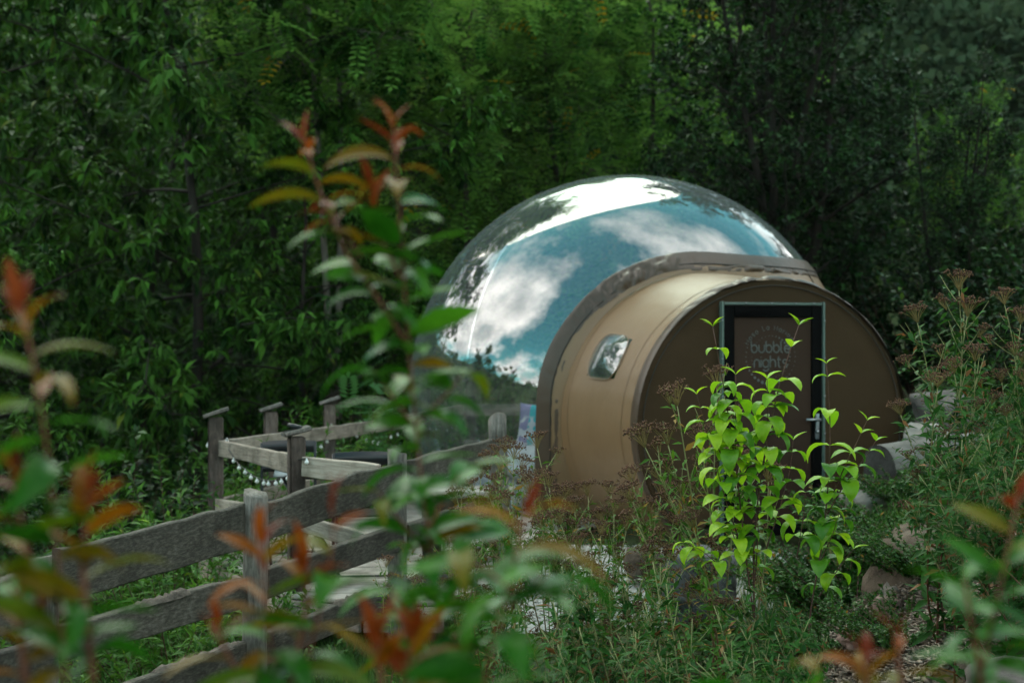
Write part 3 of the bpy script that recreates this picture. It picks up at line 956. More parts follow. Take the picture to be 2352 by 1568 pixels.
# printed lettering and dots
def arcpts(cx, cy, rx, ry, a0, a1, n=12):
    t = np.radians(np.linspace(a0, a1, n))
    return [(cx + rx * math.cos(q), cy + ry * math.sin(q)) for q in t]
def glyph(c):
    if c == 'b': return [[(0, 1.5), (0, 0.5)], arcpts(.42, .5, .42, .5, 180, -180, 18)], .84
    if c == 'u': return [[(0, 1), (0, .45)] + arcpts(.4, .42, .4, .42, 180, 360, 10) + [(.8, 1)]], .8
    if c == 'l': return [[(0, 1.5), (0, .3)] + arcpts(.28, .28, .28, .28, 180, 270, 5)], .28
    if c == 'e': return [[(.02, .52), (.8, .52)] + arcpts(.41, .5, .40, .5, 3, 310, 16)], .8
    if c == 'n': return [[(0, 0), (0, .6)] + arcpts(.38, .58, .38, .42, 180, 0, 10) + [(.76, 0)]], .76
    if c == 'i': return [[(0, 0), (0, 1)], [(0, 1.28), (0, 1.36)]], 0.0
    if c == 'g': return [arcpts(.42, .5, .42, .5, 0, 360, 18), [(.84, 1), (.84, -.1)] + arcpts(.42, -.1, .42, .4, 0, -150, 9)], .84
    if c == 'h': return [[(0, 0), (0, 1.5)], [(0, .6)] + arcpts(.38, .58, .38, .42, 180, 0, 10) + [(.76, 0)]], .76
    if c == 't': return [[(.2, 1.4), (.2, .3)] + arcpts(.45, .28, .25, .28, 180, 280, 6), [(0, 1), (.55, 1)]], .55
    if c == 's': return [[(.66, .88)] + arcpts(.34, .75, .3, .25, 60, 270, 9) + arcpts(.34, .25, .32, .25, 90, -120, 9)], .66
    if c == 'M': return [[(0, 0), (0, 1.4), (.5, .5), (1, 1.4), (1, 0)]], 1.0
    if c == 'L': return [[(0, 1.4), (0, 0), (.65, 0)]], .65
    if c == 'a': return [arcpts(.4, .5, .4, .5, 0, 360, 16), [(.8, 1), (.8, 0)]], .8
    if c == 'o': return [arcpts(.42, .5, .42, .5, 0, 360, 16)], .84
    if c == 'r': return [[(0, 0), (0, 1)], [(0, .6)] + arcpts(.35, .6, .35, .4, 180, 80, 6)], .45
    return [], .5


def ribbon(mbx, pts, w):
    P = np.array(pts); T = np.gradient(P, axis=0); T /= np.linalg.norm(T, axis=1)[:, None] + 1e-9
    N_ = np.stack([-T[:, 1], T[:, 0]], -1) * w / 2
    V = []
    for p, q in zip(P, N_):
        V.append(fp(*(p + q), 0.0150)); V.append(fp(*(p - q), 0.0150))
    F = [[2 * i, 2 * i + 1, 2 * i + 3, 2 * i + 2] for i in range(len(P) - 1)]
    mbx.add(np.array(V), np.array(F))


LX, LZ = -0.02, 1.505     # centre of the emblem on the door


def word(txt, cx, z, s, w, gap=.24):
    adv = [glyph(c)[1] for c in txt]
    tot = sum(adv) + gap * (len(txt) - 1); x = cx - tot * s / 2
    for c, ad in zip(txt, adv):
        mb = MB()
        for st in glyph(c)[0]: ribbon(mb, [(x + a_ * s, z + b_ * s) for a_, b_ in st], w)
        mb.build('letter', M['print'], door)
        x += (ad + gap) * s


word('bubble', LX, LZ + 0.035, 0.062, 0.011)
word('nights', LX, LZ - 0.085, 0.062, 0.011)
txt = 'Maso La Mariana'; s = 0.026; rad = 0.222
adv = [glyph(c)[1] for c in txt]; gap = .62
tot = (sum(adv) + gap * (len(txt) - 1)) * s; ang = R(90) + tot / 2 / rad
for c, ad in zip(txt, adv):
    mid = ang - ad * s / 2 / rad
    mb = MB()
    for st in glyph(c)[0]:
        pts = []
        for a_, b_ in st:
            r_ = rad + b_ * s; t_ = mid - (a_ - ad / 2) * s / rad
            pts.append((LX + r_ * math.cos(t_), LZ + r_ * math.sin(t_)))
        ribbon(mb, pts, 0.0052)
    if mb.n: mb.build('letter', M['print'], door)
    ang -= (ad + gap) * s / rad
mb = MB()


def disc(x, z, r):
    t = np.arange(10) / 10 * 6.2832
    V = np.array([fp(x, z, 0.0152)] + [fp(x + r * math.cos(q), z + r * math.sin(q), 0.0152) for q in t])
    mb.add(V, np.array([[0, 1 + i, 1 + (i + 1) % 10] for i in range(10)]))


for k in range(36):
    t = R(k * 10)
    if 22 < k * 10 < 158: continue
    d = abs(((k * 10 - 255) + 180) % 360 - 180)
    disc(LX + 0.222 * math.cos(t), LZ + 0.222 * math.sin(t), 0.0042 + 0.0105 * max(0, 1 - d / 75))
for k in range(34):
    t = R(k * 360 / 34); d = abs(((k * 360 / 34 - 30) + 180) % 360 - 180)
    if 140 < (k * 360 / 34) < 190: rr = 0.0028
    else: rr = 0.0035 + 0.008 * max(0, 1 - d / 60)
    disc(LX + 0.172 * math.cos(t), LZ + 0.172 * math.sin(t), rr)
mb.build('emblem_dots', M['print'], door, kind='stuff')

# inside floor and base tube of the tent
def floor_fn(U, W):
    az = U * 2 * math.pi; r = W * (RS * math.cos(EL0) - 0.02)
    return np.stack(np.broadcast_arrays(C0[0] + r * np.cos(az), C0[1] + r * np.sin(az), 0.022 + 0 * r * az), -1)
V, F = grid(floor_fn, 73, 8)
tpart('floor_sheet', V, F, M['linen'])

# bed and cushion inside the dome
def pillow_mesh(name, sx, sy, sz, mat, seed, n=14):
    u = np.linspace(-1, 1, n)
    A, B = np.meshgrid(u, u, indexing='ij')
    e = 1 - np.abs(A) ** 3.2; f2 = 1 - np.abs(B) ** 3.2
    h = np.maximum(e * f2, 0) ** 0.55
    pin = 1 - 0.06 * (A ** 2) * (1 - B ** 2) - 0.0
    X = A * sx / 2 * (1 - 0.07 * (1 - A ** 2) * 0 - 0.05 * (B ** 2 * 0 + (1 - np.abs(B)) * 0)) * pin; Y = B * sy / 2 * (1 - 0.06 * B ** 2 * (1 - A ** 2))
    nz = 0.12 * vnoise(A * 2 + seed, B * 2) * h
    top = np.stack([X, Y, sz / 2 * (h + nz)], -1).reshape(-1, 3)
    bot = np.stack([X, Y, -sz / 2 * (h - nz * .5)], -1).reshape(-1, 3)
    i = np.arange(n - 1)[:, None] * n; j = np.arange(n - 1)[None, :]
    F = np.stack([i + j, i + n + j, i + n + j + 1, i + j + 1], -1).reshape(-1, 4)
    return mesh(name, np.concatenate([top, bot]), np.concatenate([F, F[:, ::-1] + n * n]), mat, True)


bed = empty('bed', (0.75, 14.35, 0.025), 'low bed with grey blue bedding inside the clear dome', 'bed')
bed.rotation_euler = (0, 0, R(14))
mb = MB(); mb.box((0, 0, 0.13), (1.9, 1.5, 0.24), None, 0.03); mb.build('base', M['linen'], bed)
link('duvet', pillow_mesh('duvet', 1.98, 1.62, 0.42, M['linen'], 2, 22), bed, (0, 0, 0.40))

def cushion_mat():
    m, n, l, b = new_mat('cushion_print')
    tc = n.new('ShaderNodeTexCoord')
    sp = n.new('ShaderNodeSeparateXYZ'); l.new(tc.outputs['Object'], sp.inputs[0])
    r = n.new('ShaderNodeValToRGB'); r.color_ramp.interpolation = 'CONSTANT'
    el = r.color_ramp.elements
    el[0].position = 0; el[0].color = (0.26, 0.22, 0.42, 1)
    el[1].position = 0.27; el[1].color = (0.02, 0.42, 0.50, 1)
    mr = n.new('ShaderNodeMapRange'); mr.inputs[1].default_value = -0.24; mr.inputs[2].default_value = 0.24
    l.new(sp.outputs['X'], mr.inputs[0])
    l.new(mr.outputs[0], r.inputs[0])
    vo = n.new('ShaderNodeTexVoronoi'); vo.inputs['Scale'].default_value = 16
    l.new(tc.outputs['Object'], vo.inputs['Vector'])
    r2 = n.new('ShaderNodeValToRGB'); r2.color_ramp.elements[0].position = 0.52; r2.color_ramp.elements[1].position = 0.56
    l.new(vo.outputs['Distance'], r2.inputs[0])
    mr2 = n.new('ShaderNodeMapRange'); mr2.inputs[1].default_value = 0.10; mr2.inputs[2].default_value = 0.06
    l.new(sp.outputs['Y'], mr2.inputs[0])
    mu = n.new('ShaderNodeMath'); mu.operation = 'MULTIPLY'; l.new(r2.outputs[0], mu.inputs[0]); l.new(mr2.outputs[0], mu.inputs[1])
    mx = n.new('ShaderNodeMix'); mx.data_type = 'RGBA'
    l.new(mu.outputs[0], mx.inputs[0]); l.new(r.outputs[0], mx.inputs[6]); mx.inputs[7].default_value = (0.62, 0.58, 0.66, 1)
    l.new(mx.outputs[2], b.inputs['Base Color']); b.inputs['Roughness'].default_value = 0.85
    return m
cu = link('cushion', pillow_mesh('cushion', 0.46, 0.46, 0.17, cushion_mat(), 7), None)
p = at(1218, 985, 14.3); cu.location = (p.x + 0.1, p.y, 0.77); cu.rotation_euler = (R(78), R(4), R(-12))
tag(cu, 'purple and turquoise patterned cushion standing on the bed in the dome', 'cushion')

# ------------------------------------------------------------------ deck
deck = empty('wooden_deck', (-0.8, 10.5, 0), 'weathered pale plank deck under the bubble tent and bistro chairs', 'deck')
deck_off = np.array([-0.8, 10.5, 0])
rng = np.random.default_rng(31)
yy = 8.92
while yy < 17.7:
    w = 0.138
    y0, y1 = yy, yy + w
    xl0, xl1 = np.interp([y0, y1], *DECK_L); xr0, xr1 = np.interp([y0, y1], *DECK_R)
    xl0 -= rng.uniform(0, .03); xl1 = xl1 - rng.uniform(0, .0)
    zt = rng.uniform(-0.003, 0.003)
    sk = -0.02
    def pl(x, y, z): return [x, y + sk * x, z]
    V = np.array([pl(xl0, y0, zt - .028), pl(xr0, y0, zt - .028), pl(xr1, y1, zt - .028), pl(xl1, y1, zt - .028),
                  pl(xl0, y0, zt - .004), pl(xr0, y0, zt - .004), pl(xr1, y1, zt - .004), pl(xl1, y1, zt - .004),
                  pl(xl0, y0 + .005, zt), pl(xr0, y0 + .005, zt), pl(xr1, y1 - .005, zt), pl(xl1, y1 - .005, zt)]) - deck_off
    F = np.array([[0, 3, 2, 1], [0, 1, 5, 4], [1, 2, 6, 5], [2, 3, 7, 6], [3, 0, 4, 7], [4, 5, 9, 8], [5, 6, 10, 9], [6, 7, 11, 10], [7, 4, 8, 11], [8, 9, 10, 11]])
    link('plank', mesh('plank', V, F, M['deck']), deck)
    yy += w + 0.009
# fascia boards and joists under the near edges
for (a, b) in (((-0.93, 8.93), (-0.43, 8.92)), ((-1.50, 9.20), (-0.95, 8.93)), ((-2.42, 11.05), (-1.51, 9.21)), ((-0.80, 17.7), (-2.41, 11.07))):
    mb = MB(); mb.bar(Vector((a[0], a[1], -0.115)) - Vector(deck_off), Vector((b[0], b[1], -0.115)) - Vector(deck_off), 0.035, 0.16, bevel=0.004)
    mb.build('fascia_board', M['rail'], deck)
for (x, y) in ((-1.35, 9.35), (-0.55, 9.05), (-2.2, 10.95), (-1.75, 10.1), (-1.85, 12.6), (-1.4, 14.6)):
    g = gz(x, y) - 0.15
    mb = MB(); mb.box(np.array([x, y, (g - 0.03) / 2]) - deck_off, (0.12, 0.12, -0.03 - g), None, 0.008)
    mb.build('support_post', M['wood_brown'], deck)

# ------------------------------------------------------------------ deck railing
railing = empty('deck_railing', (-2.27, 10.9, 0), 'brown post railing with slanted caps round the deck corner', 'railing')
RO = Vector(railing.location)


def rail_post(p, top, w=0.115, tilt=18, yaw=0.0, mat='wood_brown', base=-0.32, cap=True):
    p = Vector(p)
    n = 8
    zz = np.linspace(base, top, n)
    po = link('post', None, railing) if False else None
    mb = MB()
    rot = np.array(Matrix.Rotation(yaw, 3, 'Z'))
    mb.box((0, 0, (base + top) / 2), (w, w, top - base), rot, 0.01)
    post = mb.build('post', M[mat], railing)
    post.location = (p.x - RO.x, p.y - RO.y, 0)
    if cap:
        mb = MB()
        r = np.array(Matrix.Rotation(yaw, 3, 'Z') @ Matrix.Rotation(R(-tilt), 3, 'Y'))
        mb.box((0, 0, top + 0.035), (w * 1.75, w * 1.35, 0.03), r, 0.006)
        c = mb.build('post_cap', M['wood_post'], post)
    return post


def wavy_board(name, a, b, h, t, mat, parent, off, seed, amp=0.018, n=18, lean=0.0, bark=None, taper=0.0):
    """Sawn board with a wavy live edge from a to b (centre line points)."""
    a = Vector(a); b = Vector(b); d = b - a; L = d.length
    x = np.linspace(0, 1, n)
    bend = 0.012 * vnoise(x * 2.0, seed, 5.5)
    top = h / 2 * (1 - taper * x) + amp * (fbm(x * L * 1.7, seed * 3.1, 0, 3) + .35 * vnoise(x * L * 6, seed)) + bend
    bot = -h / 2 * (1 - taper * x) + amp * 0.8 * fbm(x * L * 1.5, seed * 2.3 + 9, 0, 3) + bend
    bow = 0.012 * np.sin(x * math.pi) * rng.uniform(-1, 1)
    c = 0.006
    prof = []
    for k in range(n):
        X = x[k] * L
        prof.append([[X, -t / 2 + bow[k], bot[k] + c], [X, -t / 2 + bow[k], top[k] - c], [X, -t / 2 + c + bow[k], top[k]], [X, t / 2 - c + bow[k], top[k] + 0.0], [X, t / 2 + bow[k], top[k] - c], [X, t / 2 + bow[k], bot[k] + c], [X, t / 2 - c + bow[k], bot[k]], [X, -t / 2 + c + bow[k], bot[k]]])
    V = np.array(prof).reshape(-1, 3)
    m = 8
    F4 = np.array([[k * m + j, (k + 1) * m + j, (k + 1) * m + (j + 1) % m, k * m + (j + 1) % m] for k in range(n - 1) for j in range(m)])
    me = mesh(name, V, [list(f) for f in F4] + [list(range(m))[::-1], [(n - 1) * m + j for j in range(m)]], M[mat])
    o = link(name, me, parent)
    xa = d.normalized(); up = Vector((0, 0, 1)); ya = up.cross(xa).normalized(); za = xa.cross(ya)
    rot = Matrix((xa, ya, za)).transposed()
    o.matrix_local = Matrix.Translation(a - off) @ rot.to_4x4() @ Matrix.Rotation(lean, 4, 'X')
    if bark:
        s0, s1 = bark
        q = np.linspace(s0, s1, 26)
        tz = np.interp(q, x, top)
        mbk = MB(); Vb = []
        for i, (u, z) in enumerate(zip(q, tz)):
            e = min(1, i / 2, (25 - i) / 2)
            nn = 0.010 * e * (1 + 0.9 * vnoise(u * 60, seed))
            yj = 0.006 * vnoise(u * 45, seed + 4)
            Vb += [[u * L, -t / 2 - 0.004 * e + yj, z - 0.012], [u * L, -t / 2 * .5, z + nn + 0.002], [u * L, t / 2 * .5, z + nn * 1.3 + 0.002], [u * L, t / 2 + 0.004 * e, z - 0.012]]
        Fb = [[4 * i + j, 4 * (i + 1) + j, 4 * (i + 1) + j + 1, 4 * i + j + 1] for i in range(25) for j in range(3)]
        link('bark_edge', mesh('bark_edge', np.array(Vb), np.array(Fb), M['barkstrip']), o)
    return o


P1 = Vector((-2.27, 10.9, 0)); P4 = Vector((-1.41, 9.30, 0)); P2 = at(622, 930, 12.0); P3 = at(757, 915, 13.3); P5 = at(1080, 868, 17.5)
ztop = lambda u, v, d: at(u, v, d).z
rail_post(P1, ztop(495, 958, 10.9), yaw=R(10))
rail_post((P2.x, P2.y, 0), ztop(622, 945, 12.0), yaw=R(12))
rail_post((P3.x, P3.y, 0), ztop(757, 928, 13.3), yaw=R(8))
rail_post(P4, ztop(682, 1002, 9.3), w=0.105, tilt=14, yaw=R(20))
rail_post((P5.x, P5.y, 0), ztop(1080, 875, 17.5), yaw=R(5))
rail_post((1.5, 17.55, 0), 1.15, yaw=R(2)); rail_post((3.3, 17.55, 0), 1.15, yaw=R(-4))
rail_post((-0.98, 15.9, 0), 1.12, yaw=R(8), tilt=16)
# far side rails
ra = at(505, 1028, 10.95); rb_ = at(900, 975, 14.4); rc = at(1062, 940, 17.4); rd = Vector((3.3, 17.45, rc.z - 0.01))
wavy_board('rail', ra, rb_, 0.12, 0.04, 'rail', railing, RO, 3, 0.010, 26)
wavy_board('rail', rb_ + Vector((0.0, 0.02, 0.0)), rc, 0.12, 0.04, 'rail', railing, RO, 5, 0.010, 22)
wavy_board('rail', rc + Vector((0.02, -0.03, 0.0)), rd, 0.145, 0.04, 'rail', railing, RO, 8, 0.010, 26)
low = Vector((0, 0, -0.44))
wavy_board('rail', ra + low, rb_ + low, 0.11, 0.04, 'rail', railing, RO, 4, 0.010, 26)
wavy_board('rail', rc + low + Vector((0.02, -0.03, 0.0)), rd + low, 0.12, 0.04, 'rail', railing, RO, 11, 0.010, 26)
# near side rails
na = at(508, 1030, 10.85); nb = at(668, 1066, 9.38); nc = at(697, 1070, 9.26); nd = at(870, 1090, 8.98)
wavy_board('rail', na, nb, 0.125, 0.04, 'rail', railing, RO, 13, 0.012, 16)
wavy_board('rail', nc, nd, 0.125, 0.04, 'rail', railing, RO, 17, 0.012, 14)
wavy_board('rail', at(500, 1160, 10.85), at(668, 1192, 9.38), 0.11, 0.04, 'rail', railing, RO, 19, 0.012, 16)
wavy_board('rail', at(697, 1200, 9.26), at(905, 1262, 8.95), 0.105, 0.04, 'rail', railing, RO, 23, 0.014, 14)

# round solar lamp lying on the near cap
sl = empty('solar_lamp', at(676, 997, 9.3), 'small round black solar lamp on the nearest railing post cap', 'lamp')
def lathe(pts, n=20):
    a = np.arange(n) / n * 6.28318
    V = np.array([[r * math.cos(t), r * math.sin(t), z] for r, z in pts for t in a])
    F = np.array([[k * n + i, k * n + (i + 1) % n, (k + 1) * n + (i + 1) % n, (k + 1) * n + i] for k in range(len(pts) - 1) for i in range(n)])
    return V, F
V, F = lathe([(0.0, 0), (0.045, 0.0), (0.052, 0.008), (0.050, 0.024), (0.042, 0.030), (0.040, 0.026)]); link('lamp_body', mesh('lamp_body', V, F, M['metal_black'], True), sl)
V, F = lathe([(0.040, 0.027), (0.03, 0.031), (0.0, 0.033)]); link('solar_cell', mesh('solar_cell', V, F, M['black'], True), sl)
sl.rotation_euler = (0, R(14), R(20)); sl.location.z = ztop(682, 1002, 9.3) + 0.052

# ------------------------------------------------------------------ board fence
fence = empty('board_fence', (-1.38, 7.5, 0), 'grey rustic fence of wavy boards running up beside the deck', 'fence')
FO = Vector(fence.location)
FA, FB, FC, FD = (-0.70, 8.70), (-1.36, 7.50), (-2.02, 6.10), (-0.06, 10.35)
FE = (-2.75, 4.3)


def fence_post(xy, top, w, d, seed, lean=(0, 0), base=None, slant=0.03):
    g = gz(*xy) - 0.2 if base is None else base
    n = 12
    zz = np.linspace(g, top, n)
    V = []
    k8 = 10
    for k, z in enumerate(zz):
        u = (z - g) / (top - g)
        for i in range(k8):
            t = i / k8 * 6.28318 + 0.3
            sq = 1 / max(abs(math.cos(t)), abs(math.sin(t))) ** 0.75
            rr = 0.5 * sq * (1 + 0.10 * float(fbm(math.cos(t) * 1.3 + seed, math.sin(t) * 1.3, z * 2.0, 2)))
            zq = z
            if k == n - 1: zq = z + slant * math.cos(t + seed) + 0.012 * float(vnoise(i * 1.7, seed))
            V.append([w * rr * math.cos(t) + lean[0] * u, d * rr * math.sin(t) + lean[1] * u, zq])
    V.append([lean[0], lean[1], top - 0.004])
    F4 = [[k * k8 + i, k * k8 + (i + 1) % k8, (k + 1) * k8 + (i + 1) % k8, (k + 1) * k8 + i] for k in range(n - 1) for i in range(k8)]
    F3 = [[(n - 1) * k8 + i, (n - 1) * k8 + (i + 1) % k8, n * k8] for i in range(k8)]
    o = link('post', mesh('post', np.array(V), [np.array(F3), np.array(F4)], M['wood_post']), fence)
    o.location = (xy[0] - FO.x, xy[1] - FO.y, 0)
    return o


fence_post(FD, ztop(1140, 962, 10.35), 0.13, 0.11, 1.3, (-0.05, 0.0), slant=0.05)
fence_post(FA, ztop(922, 1037, 8.7), 0.115, 0.11, 2.9, (0.0, 0), slant=0.02)
fence_post(FB, ztop(575, 1133, 7.5), 0.125, 0.12, 4.1, (0.01, 0), slant=0.02)
fence_post(FC, ztop(95, 1280, 6.10), 0.13, 0.12, 6.6, (0, 0), slant=0.02)
fence_post(FE, ztop(-560, 1500, 4.3), 0.13, 0.12, 7.6)
SEG = [((905, 1100, 8.78), (1140, 1030, 10.38), 0.19, 0.15, 21), ((606, 1190, 7.55), (918, 1098, 8.66), 0.195, 0.0, 22),
       ((130, 1320, 6.05), (556, 1208, 7.46), 0.215, 0.0, 23), ((-480, 1560, 4.4), (96, 1360, 5.9), 0.22, 0, 24)]
for (a, b, h, tp, sd) in SEG:
    wavy_board('board', at(*a), at(*b), h, 0.045, 'wood', fence, FO, sd, 0.020, 22, taper=tp)
SEG = [((930, 1235, 8.72), (1120, 1165, 10.3), 0.15, 31, None), ((602, 1345, 7.53), (918, 1232, 8.66), 0.155, 32, None),
       ((130, 1478, 6.1), (556, 1364, 7.44), 0.15, 33, (0.38, 0.66)), ((-480, 1720, 4.4), (120, 1500, 6.0), 0.16, 34, None)]
for (a, b, h, sd, bk) in SEG:
    wavy_board('board', at(*a), at(*b), h, 0.06, 'wood', fence, FO, sd, 0.012, 22, bark=bk)
SEG = [((602, 1490, 7.53), (918, 1362, 8.66), 0.17, 42, (0.5, 0.75)), ((150, 1660, 6.2), (556, 1512, 7.44), 0.17, 43, (0.45, 0.98)),
       ((935, 1355, 8.72), (1110, 1270, 10.3), 0.15, 44, None)]
for (a, b, h, sd, bk) in SEG:
    wavy_board('board', at(*a), at(*b), h, 0.055, 'wood', fence, FO, sd, 0.016, 22, bark=bk)

# ------------------------------------------------------------------ bistro furniture
def bistro_chair(loc, rz, label):
    """Folding metal chair: crossed legs, slatted seat, banded back."""
    c = empty('folding_chair', loc, label, 'chair', None)
    c.rotation_euler = (0, 0, rz)
    m = M['metal_black']; W = 0.20
    for s in (-1, 1):
        x = s * W
        mb = MB()   # back upright running down to the front foot
        mb.tube([(x, 0.185, 0.88), (x, 0.19, 0.70), (x, 0.175, 0.52), (x, 0.13, 0.38), (x, 0.02, 0.24), (x, -0.14, 0.10), (x, -0.21, 0.012)], 0.0115, 7)
        mb.build('back_leg', m, c, True)
        mb = MB()
        x2 = s * (W - 0.026)
        mb.tube([(x2, -0.20, 0.445), (x2, -0.13, 0.37), (x2, 0.0, 0.235), (x2, 0.13, 0.11), (x2, 0.20, 0.012)], 0.0115, 7)
        mb.build('front_leg', m, c, True)
        for xx, yy in ((x, -0.215), (x2, 0.205)):
            mb = MB(); mb.box((xx, yy, 0.010), (0.034, 0.05, 0.02), None, 0.004); mb.build('foot', m, c)
    mb = MB(); mb.tube([(-W, 0.02, 0.235), (W, 0.02, 0.235)], 0.007, 6); mb.build('cross_bar', m, c, True)
    mb = MB(); mb.tube([(-W, 0.19, 0.06), (W, 0.19, 0.06)], 0.007, 6); mb.build('cross_bar', m, c, True)
    for k in range(6):
        y = -0.19 + k * 0.068
        mb = MB(); mb.box((0, y, 0.458), (2 * W - 0.03, 0.054, 0.012), None, 0.004); mb.build('seat_slat', m, c)
    for z, h in ((0.845, 0.085), (0.69, 0.05)):
        mbx = MB()
        n = 9; V = []; 
        for i in range(n):
            u = i / (n - 1) * 2 - 1
            y = 0.185 + 0.022 * (1 - u * u)
            for yy2, zz2 in ((y - .006, z - h / 2), (y - .006, z + h / 2 + .008 * (1 - u * u)), (y + .006, z + h / 2 + .008 * (1 - u * u)), (y + .006, z - h / 2)):
                V.append([u * W, yy2, zz2])
        F = [[4 * i + j, 4 * (i + 1) + j, 4 * (i + 1) + (j + 1) % 4, 4 * i + (j + 1) % 4] for i in range(n - 1) for j in range(4)]
        mbx.add(np.array(V), np.array(F)); mbx.build('back_band', m, c)
    return c


bistro_chair((-1.02, 9.72, 0.0), R(188), 'black folding metal chair nearest the fence on the plank deck')
bistro_chair((-1.60, 10.42, 0.0), R(20), 'black folding metal chair behind the small grey table')
bt = empty('bistro_table', (-1.40, 9.95, 0), 'small square grey topped folding table in the deck corner', 'table')
mb = MB(); mb.box((0, 0, 0.715), (0.52, 0.46, 0.022), None, 0.006); mb.build('table_top', M['table'], bt)
mb = MB(); mb.box((0, 0, 0.695), (0.47, 0.41, 0.018), None, 0.004); mb.build('apron', M['metal_black'], bt)
for s in (-1, 1):
    for q in (-1, 1):
        mb = MB(); mb.tube([(q * 0.2, s * 0.17, 0.69), (0, s * 0.17, 0.36), (-q * 0.19, s * 0.17, 0.01)], 0.011, 7); mb.build('leg', M['metal_black'], bt, True)
bt.rotation_euler = (0, 0, R(8))

# bench beside the tent
bn = empty('wooden_bench', (-0.34, 10.75, 0), 'low weathered wooden bench between the fence and the dome', 'bench')
for k in range(3):
    mb = MB(); mb.box((0, -0.15 + k * 0.15, 0.50), (0.66, 0.14, 0.045), None, 0.006); mb.build('seat_plank', M['deck'], bn)
for s in (-1, 1):
    mb = MB(); mb.box((s * 0.27, 0, 0.238), (0.06, 0.40, 0.476), None, 0.006); mb.build('leg', M['wood'], bn)
mb = MB(); mb.box((0, -0.205, 0.40), (0.47, 0.03, 0.14), None, 0.005); mb.build('front_rail', M['wood'], bn)
bn.rotation_euler = (0, 0, R(-10))

# ------------------------------------------------------------------ string lights
def string_light(pts, label, bulbs):
    root = empty('string_light', pts[0], label, 'string light')
    o = np.array(pts[0])
    mb = MB(); mb.tube(np.array([tuple(p) for p in pts]) - o, 0.004, 5); mb.build('cable', M['cable'], root, True)
    V, F = lathe([(0.0, -0.014), (0.008, -0.012), (0.0135, -0.005), (0.0145, 0.0), (0.0135, 0.005), (0.008, 0.012), (0.005, 0.018), (0.005, 0.026), (0.0, 0.026)], 12)
    bm = mesh('bulb', V, F, M['bulb'], True)
    for b in bulbs:
        q = link('bulb', bm, root); q.location = Vector(tuple(b)) - Vector(tuple(o)) + Vector((0, 0, -0.022))
    return root


def cr(x, y, d):     # small helper in units of one close-up study of the deck corner
    return at((460 + x * 0.31888) * 0.98, (900 + y * 0.31888) * 0.98, d)


s1 = [cr(85, 432, 10.95), cr(225, 398, 10.8), cr(240, 480, 10.6), cr(275, 543, 10.45), cr(315, 593, 10.3), cr(360, 625, 10.15), cr(402, 664, 10.0), cr(447, 690, 9.88), cr(497, 705, 9.78), cr(531, 710, 9.7), cr(585, 706, 9.6), cr(625, 693, 9.5), cr(672, 668, 9.4), cr(690, 560, 9.3), cr(812, 548, 9.2)]
string_light(s1, 'string of white bulbs sagging between two near railing posts', [s1[k] for k in (0, 1, 3, 4, 5, 6, 7, 8, 9, 10, 11, 12, 14)])
s2 = [cr(876, 475, 12.6), cr(918, 444, 12.8), cr(963, 405, 13.0), cr(993, 296, 13.2), cr(1018, 358, 13.25), cr(1062, 311, 13.3), cr(1080, 306, 13.35), cr(1130, 346, 13.45), cr(1180, 366, 13.55), cr(1250, 401, 13.7), cr(1303, 411, 13.8), cr(1340, 424, 13.9), cr(1430, 375, 14.1), cr(1480, 358, 14.2)]
string_light(s2, 'string of white bulbs wound round the far railing post', [s2[k] for k in (0, 1, 2, 3, 4, 5, 7, 8, 9, 10, 11, 12, 13)])

# ------------------------------------------------------------------ rocks, log, stone block
def rock(name, p, size, mat, seed, label, cat='rock', rough=0.30, group=None, sub=4, flat=0.0, boxy=0.45):
    bmv = bpy.data.meshes.new(name)
    import bmesh
    bm = bmesh.new(); bmesh.ops.create_icosphere(bm, subdivisions=sub, radius=1)
    V = np.array([v.co[:] for v in bm.verts]); F = np.array([[v.index for v in f.verts] for f in bm.faces])
    bm.free(); bpy.data.meshes.remove(bmv)
    if boxy: 
        mxx = np.abs(V).max(axis=1)[:, None]; V = V * (1 - boxy) + V / mxx * boxy * 0.85
    d = rough * fbm(V[:, 0] * 1.1 + seed, V[:, 1] * 1.1, V[:, 2] * 1.1, 5)
    d = d - 0.10 * np.abs(vnoise(V[:, 0] * 2.4 + seed, V[:, 1] * 2.4, V[:, 2] * 2.4))
    V = V * (1 + d)[:, None]
    V = V * np.array(size) / 2
    o = link(name, mesh(name, V, F, mat, True))
    o.location = p; o.rotation_euler = (0, 0, seed * 1.7)
    tag(o, label, cat, group)
    return o


rock('pale_rock', at(1995, 1150, 10.9), (0.40, 0.4, 0.32), M['rock_pale'], 1.2, 'pale rock under the log end right of the door')
rock('pale_rock', at(2128, 1012, 11.3), (0.30, 0.35, 0.30), M['rock_pale'], 2.4, 'small pale rock above the log behind spirea leaves')
rock('grey_rock', at(2165, 950, 11.9), (0.48, 0.5, 0.40), M['rock_violet'], 3.1, 'large grey rock highest beside the tent tunnel')
rock('brown_boulder', at(2190, 1350, 8.2), (0.95, 0.9, 0.85), M['rock_brown'], 4.2, 'big dark brown boulder above the wood chips', 'boulder', 0.18)
rock('pink_rock', at(2040, 1395, 7.7), (0.14, 0.14, 0.13), M['rock_pink'], 5.1, 'pinkish rock in front of the brown boulder')
rock('pink_rock', at(1975, 1460, 7.5), (0.24, 0.22, 0.13), M['rock_pink'], 5.9, 'low reddish rock at the left edge of the wood chips')
rock('pale_rock', at(2075, 1378, 8.0), (0.26, 0.24, 0.26), M['rock_pale'], 7.7, 'whitish stone wedged against the brown boulder')
rock('violet_boulder', at(2375, 1625, 5.6), (0.55, 0.55, 0.4), M['rock_violet'], 9.4, 'smooth violet grey boulder in the bottom right corner', 'boulder', 0.10)
